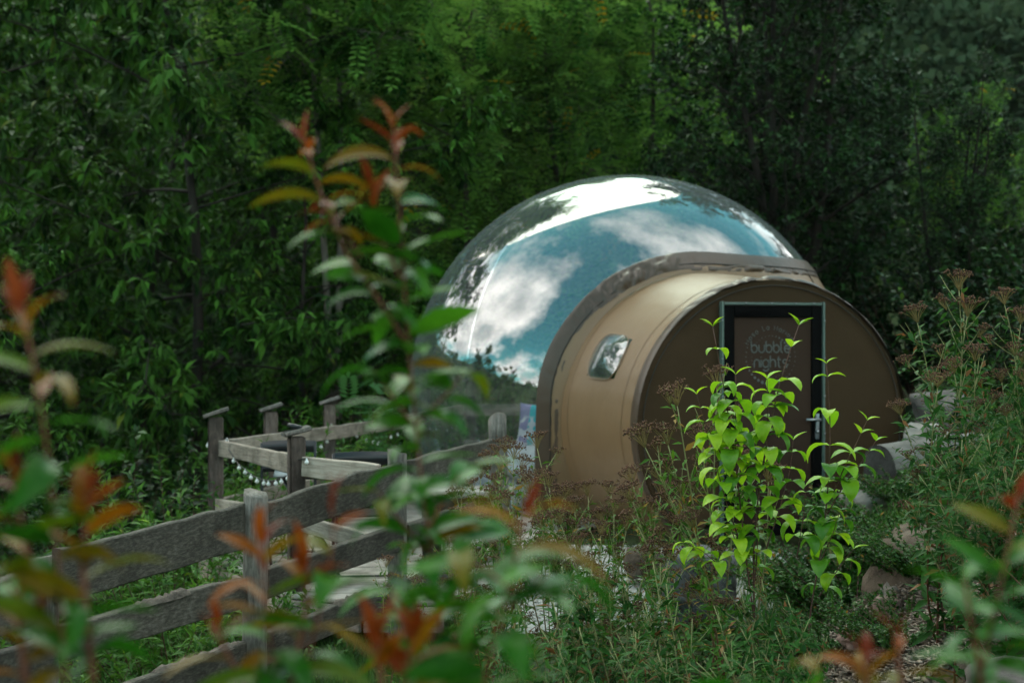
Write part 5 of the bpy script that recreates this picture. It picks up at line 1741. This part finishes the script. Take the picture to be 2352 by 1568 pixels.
spirea(.55, 5.15, [(1330, 1440, 5.2), (1400, 1470, 5.1), (1460, 1450, 5.2), (1280, 1480, 5.1), (1510, 1500, 5.1), (1240, 1440, 5.2)], 'dark leafy spirea nearest the viewer at the bottom centre', SVL, extra=5, ex_h=(.25, .45))
spirea(1.15, 5.2, [(1660, 1490, 5.2), (1730, 1510, 5.1), (1790, 1500, 5.2), (1600, 1520, 5.1), (1850, 1500, 5.2)], 'dark leafy spirea nearest the viewer right of centre', SVL, extra=5, ex_h=(.25, .45))

spirea(.22, 7.0, [(1215, 1120, 7.0), (1165, 1155, 7.0), (1260, 1110, 7.1), (1300, 1135, 7.0), (1245, 1200, 6.9), (1190, 1220, 6.9), (1320, 1215, 6.9), (1285, 1150, 7.0)], 'spirea with rusty leaves and heads left of the tunnel foot', extra=3, ex_h=(.8, 1.1))
spirea(-.15, 7.8, [(1120, 1060, 7.9), (1160, 1030, 8.0), (1085, 1120, 7.8), (1200, 1070, 7.9), (1045, 1150, 7.8), (1140, 1110, 7.7)], 'spirea with rusty heads against the clear dome foot', extra=3, ex_h=(.8, 1.1))
spirea(.72, 6.9, [(1490, 1170, 6.9), (1400, 1130, 7.0), (1450, 1100, 6.9), (1520, 1130, 7.0), (1380, 1190, 6.9), (1550, 1180, 6.8)], 'spirea with rusty leaves before the lower front of the tunnel', extra=2, ex_h=(.8, 1.0))

# ------------------------------------------------------------------ lime green dogwood
def big_leaf_mesh(name, L, w, arch, fold, mat, nseg=7, tip=1.0, twist=0.0, cup=0.0):
    """Leaf with a smooth outline, five verts across, arched along its length."""
    V = []
    for i in range(nseg + 1):
        u = i / nseg
        ww = w / 2 * (math.sin(math.pi * u ** (0.82)) ** 0.85) * (1 - 0.15 * u)
        if i == 0: ww = w * 0.02
        if i == nseg: ww = w * 0.005
        ang = arch * u
        y = L * (math.sin(ang) / arch if abs(arch) > 1e-3 else u)
        z = -L * ((1 - math.cos(ang)) / arch if abs(arch) > 1e-3 else 0)
        ny_, nz_ = math.sin(ang), math.cos(ang)
        for k, s in enumerate((-1, -.5, 0, .5, 1)):
            h = fold * abs(s) * ww + cup * ww * s * s + 0.05 * ww * math.sin(u * 7 + k) * (abs(s) > .7)
            x = s * ww
            ca, sa_ = math.cos(twist * u), math.sin(twist * u)
            V.append([x * ca, y + h * ny_, z + h * nz_ + x * sa_])
    F = np.array([[i * 5 + k, i * 5 + k + 1, (i + 1) * 5 + k + 1, (i + 1) * 5 + k] for i in range(nseg) for k in range(4)])
    return mesh(name, np.array(V), F, mat, True)


LIME = [big_leaf_mesh('lime_leaf', .120, .074, a, .25, M['lime'], 6, twist=t) for a, t in ((1.6, .1), (2.0, -.2), (1.2, .25), (2.3, .1))]
LIMED = [big_leaf_mesh('lime_leaf', .122, .077, a, .25, M['lime_deep'], 6, twist=t) for a, t in ((1.6, .1), (2.0, -.2), (1.2, .25), (2.3, .1))]
LIMEY = [big_leaf_mesh('lime_leaf', .072, .036, a, .35, M['lime'], 5, twist=t) for a, t in ((.5, .1), (.8, -.1))]
drng = np.random.default_rng(77)
DB = Vector((1.12, 6.0, gz(1.12, 6.0) - .03))
dog = empty('lime_shrub', DB, 'lime green shrub with drooping paired leaves before the door', 'shrub')
DLEAF = [0]


def leaf_obj(root, ro, me, p, d, up, s):
    d = Vector(d).normalized(); x = d.cross(Vector(up))
    if x.length < 1e-4: x = d.cross(Vector((1, 0, 0)))
    x.normalize(); z = x.cross(d)
    o = link('leaf', me, root)
    o.matrix_local = Matrix.Translation(Vector(p) - ro) @ Matrix((x, d, z)).transposed().to_4x4() @ Matrix.Scale(s, 4)
    return o


def path_pts(pts, n):
    P = np.array([tuple(p) for p in pts]); L = np.concatenate([[0], np.cumsum(np.linalg.norm(np.diff(P, axis=0), axis=1))])
    # smooth by cubic-like resample
    u = np.linspace(0, L[-1], n)
    Q = np.stack([np.interp(u, L, P[:, c]) for c in range(3)], -1)
    for _ in range(2):
        Q[1:-1] = Q[1:-1] * .5 + (Q[:-2] + Q[2:]) * .25
    return Q, L[-1]


def dog_stem(pts, nodes, r0=.006, deep_share=0.0, base=True, side=True):
    """pts from the tip downwards; nodes: distances (m) of leaf pairs from the tip with sizes."""
    P3 = [at(*p) for p in pts]
    if base: P3.append(Vector((DB.x + drng.normal(0, .06), DB.y + drng.normal(0, .05), DB.z)))
    Q, L = path_pts(P3, 26)
    mb = MB(); mb.tube(Q - np.array(DB), r0 * np.linspace(.35, 1.0, 26), 6, True)
    mb.build('stem', M['twig_dark'], dog, True)
    cum = np.concatenate([[0], np.cumsum(np.linalg.norm(np.diff(Q, axis=0), axis=1))])
    az = drng.uniform(-.5, .5)
    for dd, sz in nodes:
        p = np.array([np.interp(dd, cum, Q[:, c]) for c in range(3)])
        tn = np.array([np.interp(max(0, dd - .02), cum, Q[:, c]) for c in range(3)]) - np.array([np.interp(dd + .02, cum, Q[:, c]) for c in range(3)])
        tn /= np.linalg.norm(tn)
        az += math.pi / 2 + drng.uniform(-.35, .35)
        if dd < .16: az = drng.uniform(-.4, .4) + (0 if int(dd * 30) % 2 == 0 else .3)
        for s in (0, math.pi):
            h = Vector((math.cos(az + s), math.sin(az + s), 0))
            if sz < .6:
                d = h * .8 + Vector(tn) * .9; me = LIMEY[int(drng.integers(2))]; sc = sz * 1.9
            else:
                d = h + Vector(tn) * drng.uniform(.15, .7)
                fam = LIMED if drng.random() < deep_share + .30 * (dd > .35) + .35 * (dd > .6) else LIME
                me = fam[int(drng.integers(4))]; sc = sz * drng.uniform(.85, 1.12)
            leaf_obj(dog, DB, me, p, d, (0, 0, 1), sc); DLEAF[0] += 1
            if sz > .8 and drng.random() < .2:
                q = Vector((math.cos(az + s + 1.2), math.sin(az + s + 1.2), drng.uniform(.1, .8)))
                leaf_obj(dog, DB, LIME[int(drng.integers(4))], p + np.array(q) * .012, q, (0, 0, 1), sc * drng.uniform(.5, .8)); DLEAF[0] += 1
    return Q, cum


D = 5.9
dog_stem([(1637, 748, D), (1645, 800, D), (1662, 880, D), (1680, 1000, D), (1700, 1150, D), (1715, 1300, D)],
         [(.0, .45), (.004, .35), (.10, .62), (.24, .75), (.29, .9), (.34, 1.0), (.40, .95), (.46, 1.05), (.52, 1.0), (.58, 1.1), (.64, 1.0), (.70, 1.0), (.78, .95), (.86, .9), (.94, .9)], deep_share=.05)
dog_stem([(1836, 745, D), (1815, 800, D), (1790, 880, D), (1768, 980, D), (1745, 1100, D), (1730, 1260, D)],
         [(.0, .5), (.004, .35), (.10, .5), (.25, 1.0), (.31, 1.0), (.36, 1.05), (.42, 1.05), (.48, 1.0), (.54, .95), (.62, 1.0), (.70, 1.0), (.78, .95), (.88, .9)], deep_share=.1)
dog_stem([(1898, 835, D), (1902, 868, D), (1906, 940, D), (1908, 1020, D), (1902, 1120, D), (1890, 1250, D), (1860, 1400, D)],
         [(.0, .4), (.055, .70), (.20, .95), (.34, 1.1), (.42, 1.0), (.48, 1.05), (.54, 1.0), (.60, 1.05), (.66, 1.0), (.74, .95), (.82, .95), (.92, .9)], r0=.0055, deep_share=.35)
dog_stem([(1992, 965, D), (1966, 1020, D), (1936, 1080, D), (1906, 1150, D)], [(.0, .42), (.06, .45), (.15, .8), (.22, .95), (.28, .9)], .0035, .4, False)
dog_stem([(2012, 1012, D), (1984, 1055, D), (1940, 1110, D), (1900, 1180, D)], [(.0, .42), (.05, .7), (.13, .95), (.20, 1.0), (.27, .9)], .0035, .5, False)
dog_stem([(1600, 905, D), (1615, 960, D), (1650, 1030, D), (1690, 1110, D)], [(.0, .45), (.06, .6), (.12, .85), (.18, 1.0), (.25, .95)], .0035, .0, False)
dog_stem([(1690, 860, D), (1690, 930, D), (1688, 1020, D), (1695, 1120, D)], [(.0, .55), (.05, .9), (.11, 1.0), (.17, 1.05), (.23, 1.05), (.29, 1.0), (.35, 1.0), (.42, 1.0)], .004, .0, False)
dog_stem([(1762, 870, D), (1764, 940, D), (1762, 1020, D), (1745, 1110, D)], [(.0, .55), (.05, .8), (.10, 1.0), (.16, 1.05), (.22, 1.0), (.29, 1.0), (.36, 1.0)], .004, .05, False)
dog_stem([(1640, 1010, D), (1648, 1080, D), (1670, 1160, D), (1705, 1260, D)], [(.0, .8), (.06, 1.0), (.12, 1.0), (.18, 1.05), (.25, 1.0), (.32, 1.0), (.40, .9)], .0035, .05, False)
dog_stem([(1660, 1150, D), (1675, 1200, D), (1705, 1290, D)], [(.0, .7), (.05, .95), (.11, 1.0), (.17, 1.0), (.24, .9)], .003, .15, False)
dog_stem([(1822, 1010, D), (1815, 1080, D), (1790, 1170, D), (1760, 1260, D)], [(.0, .5), (.05, .7), (.12, .95), (.18, 1.0), (.25, 1.0), (.33, .95)], .0035, .3, False)
dog_stem([(1850, 1130, D), (1845, 1190, D), (1830, 1280, D)], [(.0, .7), (.06, 1.0), (.12, 1.1), (.19, 1.0)], .003, .5, False)
dog_stem([(1740, 1180, D), (1742, 1230, D), (1735, 1320, D)], [(.0, .7), (.05, .95), (.10, 1.0), (.16, 1.0), (.22, .9)], .003, .5, False)
dog_stem([(1930, 1170, D), (1915, 1220, D), (1880, 1300, D)], [(.0, .7), (.05, .95), (.11, 1.0), (.17, .95)], .003, .6, False)
dog_stem([(1570, 1245, D), (1610, 1262, D), (1680, 1320, D)], [(.0, .6), (.05, .8), (.10, .85), (.16, .8)], .003, .0, False)
dog_stem([(1960, 1260, D), (1930, 1300, D), (1880, 1370, D)], [(.0, .5), (.06, .85), (.13, .9), (.20, .9)], .003, .6, False)

# ------------------------------------------------------------------ blurred glossy shrubs close to the viewer
def fam(mat, L, w):
    return [big_leaf_mesh('leaf', L, w, a, .30, mat, 7, twist=t) for a, t in ((.35, .15), (.9, -.25), (1.4, .2))]


LF = {'lf_red': fam(M['lf_red'], .058, .0155), 'lf_orange': fam(M['lf_orange'], .070, .018), 'lf_olive': fam(M['lf_olive'], .086, .025), 'lf_green': fam(M['lf_green'], .088, .033)}
frng = np.random.default_rng(404)
BIG = [1.0]


def shoot(root, pts, leaves=26, tipkind='red', r0=.0045, start=0.0, young=.10, step=.022, big=1.0, base=None):
    ro = Vector(root.location)
    P3 = [at(*p) for p in pts]
    if base is not None: P3.append(Vector(base))
    Q, L = path_pts(P3, 30)
    mb = MB(); mb.tube(Q - np.array(ro), r0 * np.linspace(.35, 1.0, 30), 6, True)
    mb.build('stem', M['twig'], root, True)
    cum = np.concatenate([[0], np.cumsum(np.linalg.norm(np.diff(Q, axis=0), axis=1))])
    dd = start; az = frng.uniform(0, 6.28)
    for k in range(leaves):
        if dd > L * .96: break
        p = np.array([np.interp(dd, cum, Q[:, c]) for c in range(3)])
        tn = np.array([np.interp(max(0, dd - .02), cum, Q[:, c]) for c in range(3)]) - np.array([np.interp(dd + .03, cum, Q[:, c]) for c in range(3)])
        tn = Vector(tn).normalized()
        az += 2.39996 + frng.uniform(-.3, .3)
        h = Vector((math.cos(az), math.sin(az) * .8, 0))
        age = dd / young
        if tipkind == 'green': age += 2.2
        if age < .20: fm, d, sc = 'lf_red', h * .28 + tn, frng.uniform(.65, 1.0)
        elif age < .55: fm, d, sc = ('lf_orange' if frng.random() < .6 else 'lf_red'), h * .8 + tn * .8, frng.uniform(.8, 1.1)
        elif age < 1.35: fm, d, sc = ('lf_olive' if frng.random() < .75 else 'lf_orange'), h + tn * .45, frng.uniform(.9, 1.15)
        else: fm, d, sc = ('lf_green' if frng.random() < .9 else 'lf_olive'), h + tn * frng.uniform(.05, .7) + Vector((0, 0, frng.uniform(-.25, .2))), frng.uniform(.75, 1.15)
        leaf_obj(root, ro, LF[fm][int(frng.integers(3))], p, d, Vector((0, 0, 1)) + Vector(frng.normal(0, .35, 3)), sc * big * BIG[0])
        dd += step * (.45 if age < .35 else 1.0) * frng.uniform(.75, 1.3)


def fshrub(name, x, y, label):
    return empty(name, (x, y, gz(x, y)), label, 'shrub')


def gp(x, y): return (x, y, gz(x, y) - .02)


D = 2.05
BIG[0] = 1.18
f1 = fshrub('glossy_shrub', -.25, 2.05, 'blurred tall shoot with red tips rising in front of the dome')
bs = gp(-.25, 2.05)
shoot(f1, [(903, 285, D), (906, 340, D), (914, 420, D), (922, 560, D), (934, 740, D), (955, 1000, D), (985, 1250, D), (1020, 1480, D), (1035, 1600, D)], 78, young=.085, step=.0135, base=bs)
shoot(f1, [(698, 318, D), (712, 370, D), (742, 460, D), (795, 580, D), (872, 690, D), (928, 780, D)], 24, young=.085, step=.020, r0=.0035)
shoot(f1, [(852, 430, D), (858, 480, D), (880, 560, D), (922, 640, D)], 9, young=.075, step=.020, r0=.003)
shoot(f1, [(760, 480, D + .03), (778, 520, D), (830, 590, D)], 6, young=.09, step=.018, r0=.0025)
shoot(f1, [(1055, 1085, D), (1030, 1130, D), (985, 1210, D)], 8, tipkind='green', step=.018, r0=.003)
shoot(f1, [(1060, 860, D), (1030, 900, D), (950, 980, D)], 6, tipkind='green', step=.020, r0=.003)
shoot(f1, [(860, 850, D), (885, 890, D), (945, 970, D)], 6, tipkind='green', step=.020, r0=.003)
shoot(f1, [(870, 1130, D), (905, 1180, D), (975, 1260, D)], 7, tipkind='green', step=.018, r0=.003)
shoot(f1, [(1090, 1290, D), (1060, 1340, D), (1005, 1420, D)], 8, tipkind='green', step=.018, r0=.003)
shoot(f1, [(890, 1340, D), (930, 1390, D), (1000, 1470, D)], 8, tipkind='green', step=.018, r0=.003)
BIG[0] = 1.12
for (u0, v0, u1, v1, n_) in ((1100, 1190, 985, 1290, 6), (1110, 1410, 1010, 1490, 6), (900, 1470, 1015, 1540, 6)):
    shoot(f1, [(u0, v0, D + .04), ((u0 + u1) / 2, (v0 * .55 + v1 * .45), D + .02), (u1, v1, D)], n_, tipkind='green', step=.013, r0=.0026)
BIG[0] = 1.22
D = 1.62
f2 = fshrub('glossy_shrub', .02, 1.62, 'blurred low shoot with orange tip and broad green leaf at bottom centre')
bs = gp(.02, 1.62)
shoot(f2, [(1205, 1185, D), (1200, 1230, D), (1180, 1330, D), (1140, 1450, D), (1100, 1568, D), (1090, 1640, D)], 22, young=.045, step=.019, big=1.05, base=bs)
for (u0, v0, u1, v1, n_) in ((1280, 1300, 1170, 1400, 5), (1060, 1270, 1180, 1360, 5)):
    shoot(f2, [(u0, v0, D + .03), ((u0 + u1) / 2, (v0 * .55 + v1 * .45), D + .02), (u1, v1, D)], n_, tipkind='green', step=.013, r0=.0026)
shoot(f2, [(870, 1460, D), (865, 1500, D), (880, 1580, D), (900, 1660, D)], 12, young=.10, step=.014)
shoot(f2, [(945, 1455, D), (940, 1500, D), (930, 1580, D), (950, 1700, D)], 12, young=.12, step=.016)
BIG[0] = 1.05
D = 1.75
f3 = fshrub('glossy_shrub', -.30, 1.75, 'blurred shrub with orange tips before the fence post')
bs = gp(-.30, 1.75)
shoot(f3, [(600, 1240, D), (604, 1290, D), (612, 1400, D), (630, 1568, D), (650, 1700, D)], 26, young=.075, step=.014, base=bs, big=1.15)
shoot(f3, [(700, 1300, D), (705, 1340, D), (700, 1420, D), (670, 1568, D)], 16, young=.08, step=.015, big=1.15)
shoot(f3, [(764, 1165, D), (766, 1220, D), (758, 1290, D), (735, 1400, D), (690, 1568, D)], 14, young=.055, step=.030, r0=.003)
shoot(f3, [(500, 1440, D), (510, 1480, D), (560, 1568, D), (600, 1650, D)], 12, young=.06, step=.018)
BIG[0] = 1.02
D = 1.55
f4 = fshrub('glossy_shrub', -.52, 1.55, 'blurred shrub with red tips along the left edge of the picture')
bs = gp(-.52, 1.55)
shoot(f4, [(48, 700, D), (62, 760, D), (84, 850, D), (104, 960, D), (122, 1150, D), (140, 1400, D), (150, 1568, D), (170, 1700, D)], 46, young=.10, step=.017, base=bs, big=1.1)
shoot(f4, [(200, 1130, D), (196, 1190, D), (190, 1300, D), (200, 1430, D), (215, 1568, D)], 24, young=.09, step=.015, big=1.1)
shoot(f4, [(35, 1090, D), (40, 1140, D), (60, 1260, D), (100, 1400, D)], 16, young=.08, step=.016, big=1.05)
shoot(f4, [(40, 1380, D), (45, 1430, D), (60, 1568, D)], 12, young=.10, step=.015)
D = 1.7
f5 = fshrub('glossy_shrub', .62, 1.7, 'blurred glossy shrub with dark green leaves in the lower right corner')
bs = gp(.60, 1.7)
shoot(f5, [(2340, 1140, D), (2335, 1190, D), (2305, 1320, D), (2270, 1450, D), (2250, 1568, D), (2230, 1700, D)], 26, young=.05, step=.020, base=bs, big=1.05)
shoot(f5, [(2215, 1330, D), (2225, 1390, D), (2245, 1500, D), (2260, 1600, D)], 14, tipkind='green', step=.017, big=1.1)
shoot(f5, [(2060, 1470, D), (2062, 1510, D), (2075, 1600, D)], 10, young=.05, step=.016)
shoot(f5, [(1985, 1510, D), (1990, 1550, D), (2000, 1620, D)], 8, young=.07, step=.014)
shoot(f5, [(1690, 1560, D), (1700, 1610, D), (1720, 1700, D)], 8, tipkind='green', step=.015)
shoot(f5, [(1880, 1545, D), (1885, 1600, D)], 7, tipkind='green', step=.014)

# ------------------------------------------------------------------ grass, pebbles, bark chips
rng = np.random.default_rng(900)


def blades(name, n, region, h, label):
    P = region(n); P[:, 2] = ground_z(P[:, 0], P[:, 1])
    D = np.stack([rng.normal(0, .35, n), rng.normal(0, .35, n), np.ones(n)], -1)
    V, F = scatter(leaf_template(.07, .01, .35, .45), P, frames(D, rng), h * rng.uniform(.5, 1.2, n))
    t = np.clip(rng.normal(.5, .25, n), 0, .93); t[rng.random(n) < .03] = 1
    tag(link(name, mesh(name, V, F, M['grass'], False, np.repeat(t, 4))), label, 'grass', kind='stuff')


def reg1(n):
    x = rng.uniform(-2.4, -0.1, n); y = rng.uniform(6.6, 9.2, n)
    return np.stack([x, y, 0 * x], -1)
blades('grass', 18000, reg1, .13, 'short green grass at the foot of the fence and deck')
def reg2(n):
    x = rng.uniform(1.4, 7, n); y = rng.uniform(9, 17, n)
    k = np.hypot(x - 1.9, (y - 12.3) / 1.2) > 1.6
    x = np.where(k, x, x + 3)
    return np.stack([x, y, 0 * x], -1)
blades('grass', 22000, reg2, .22, 'longer grass on the right bank behind the log')

n = 9000
a = rng.uniform(0, 6.28, n); r = np.sqrt(rng.random(n))
P = np.stack([.8 + 1.8 * r * np.cos(a), 10.45 + 1.28 * r * np.sin(a), 0 * a], -1); P[:, 2] = ground_z(P[:, 0], P[:, 1]) + .014
oc = np.array([[1, 0, 0], [-1, 0, 0], [0, 1, 0], [0, -1, 0], [0, 0, .7], [0, 0, -.5]], float)
of = np.array([[0, 2, 4], [2, 1, 4], [1, 3, 4], [3, 0, 4], [2, 0, 5], [1, 2, 5], [3, 1, 5], [0, 3, 5]])
V, F = scatter((oc, of), P, frames(rng.normal(size=(n, 3)) * [1, 1, .2], rng, .2, (0, 0, 1)), rng.uniform(.006, .019, n))
tag(link('gravel', mesh('gravel', V, F, M['pebble'], False, np.repeat(np.clip(rng.normal(.55, .25, n), 0, 1), 8))), 'pale gravel spread before the tent tunnel', 'gravel', kind='stuff')

n = 11000
x = rng.uniform(1.2, 3.4, n); y = rng.uniform(6.4, 8.5, n)
P = np.stack([x, y, ground_z(x, y) + .02 + .02 * rng.random(n)], -1)
bx = np.array([[-.4, -1.2, -.08], [.4, -1.4, -.08], [.3, 1.3, -.08], [-.4, 1, -.08], [-.4, -1.2, .08], [.4, -1.4, .1], [.3, 1.3, .06], [-.4, 1, .12]])
bf_ = np.array([[0, 3, 2, 1], [4, 5, 6, 7], [0, 1, 5, 4], [1, 2, 6, 5], [2, 3, 7, 6], [3, 0, 4, 7]])
V, F = scatter((bx, bf_), P, frames(rng.normal(size=(n, 3)) * [1, 1, .35], rng, .45, (0, 0, 1)), rng.uniform(.007, .024, n))
tag(link('wood_chips', mesh('wood_chips', V, F, M['chip'], False, np.repeat(np.clip(rng.beta(2, 3, n), 0, 1), 6))), 'loose bark and wood chips under the right hand boulders', 'wood chips', kind='stuff')
print('dogwood leaves', DLEAF[0], 'tris', sum(len(m.loops) - 2 * len(m.polygons) for m in bpy.data.meshes))

# ------------------------------------------------------------------ haze over the valley
def haze():
    m = bpy.data.materials.new('haze'); m.use_nodes = True
    n, l = m.node_tree.nodes, m.node_tree.links
    n.remove(n['Principled BSDF'])
    v = n.new('ShaderNodeVolumePrincipled'); v.inputs['Color'].default_value = (.86, .92, .95, 1); v.inputs['Density'].default_value = .00013
    v.inputs['Anisotropy'].default_value = .2
    l.new(v.outputs[0], n['Material Output'].inputs['Volume'])
    mb = MB(); mb.box((0, 0, 55), (700, 700, 124)); tag(mb.build('haze', m), kind='stuff')


haze()
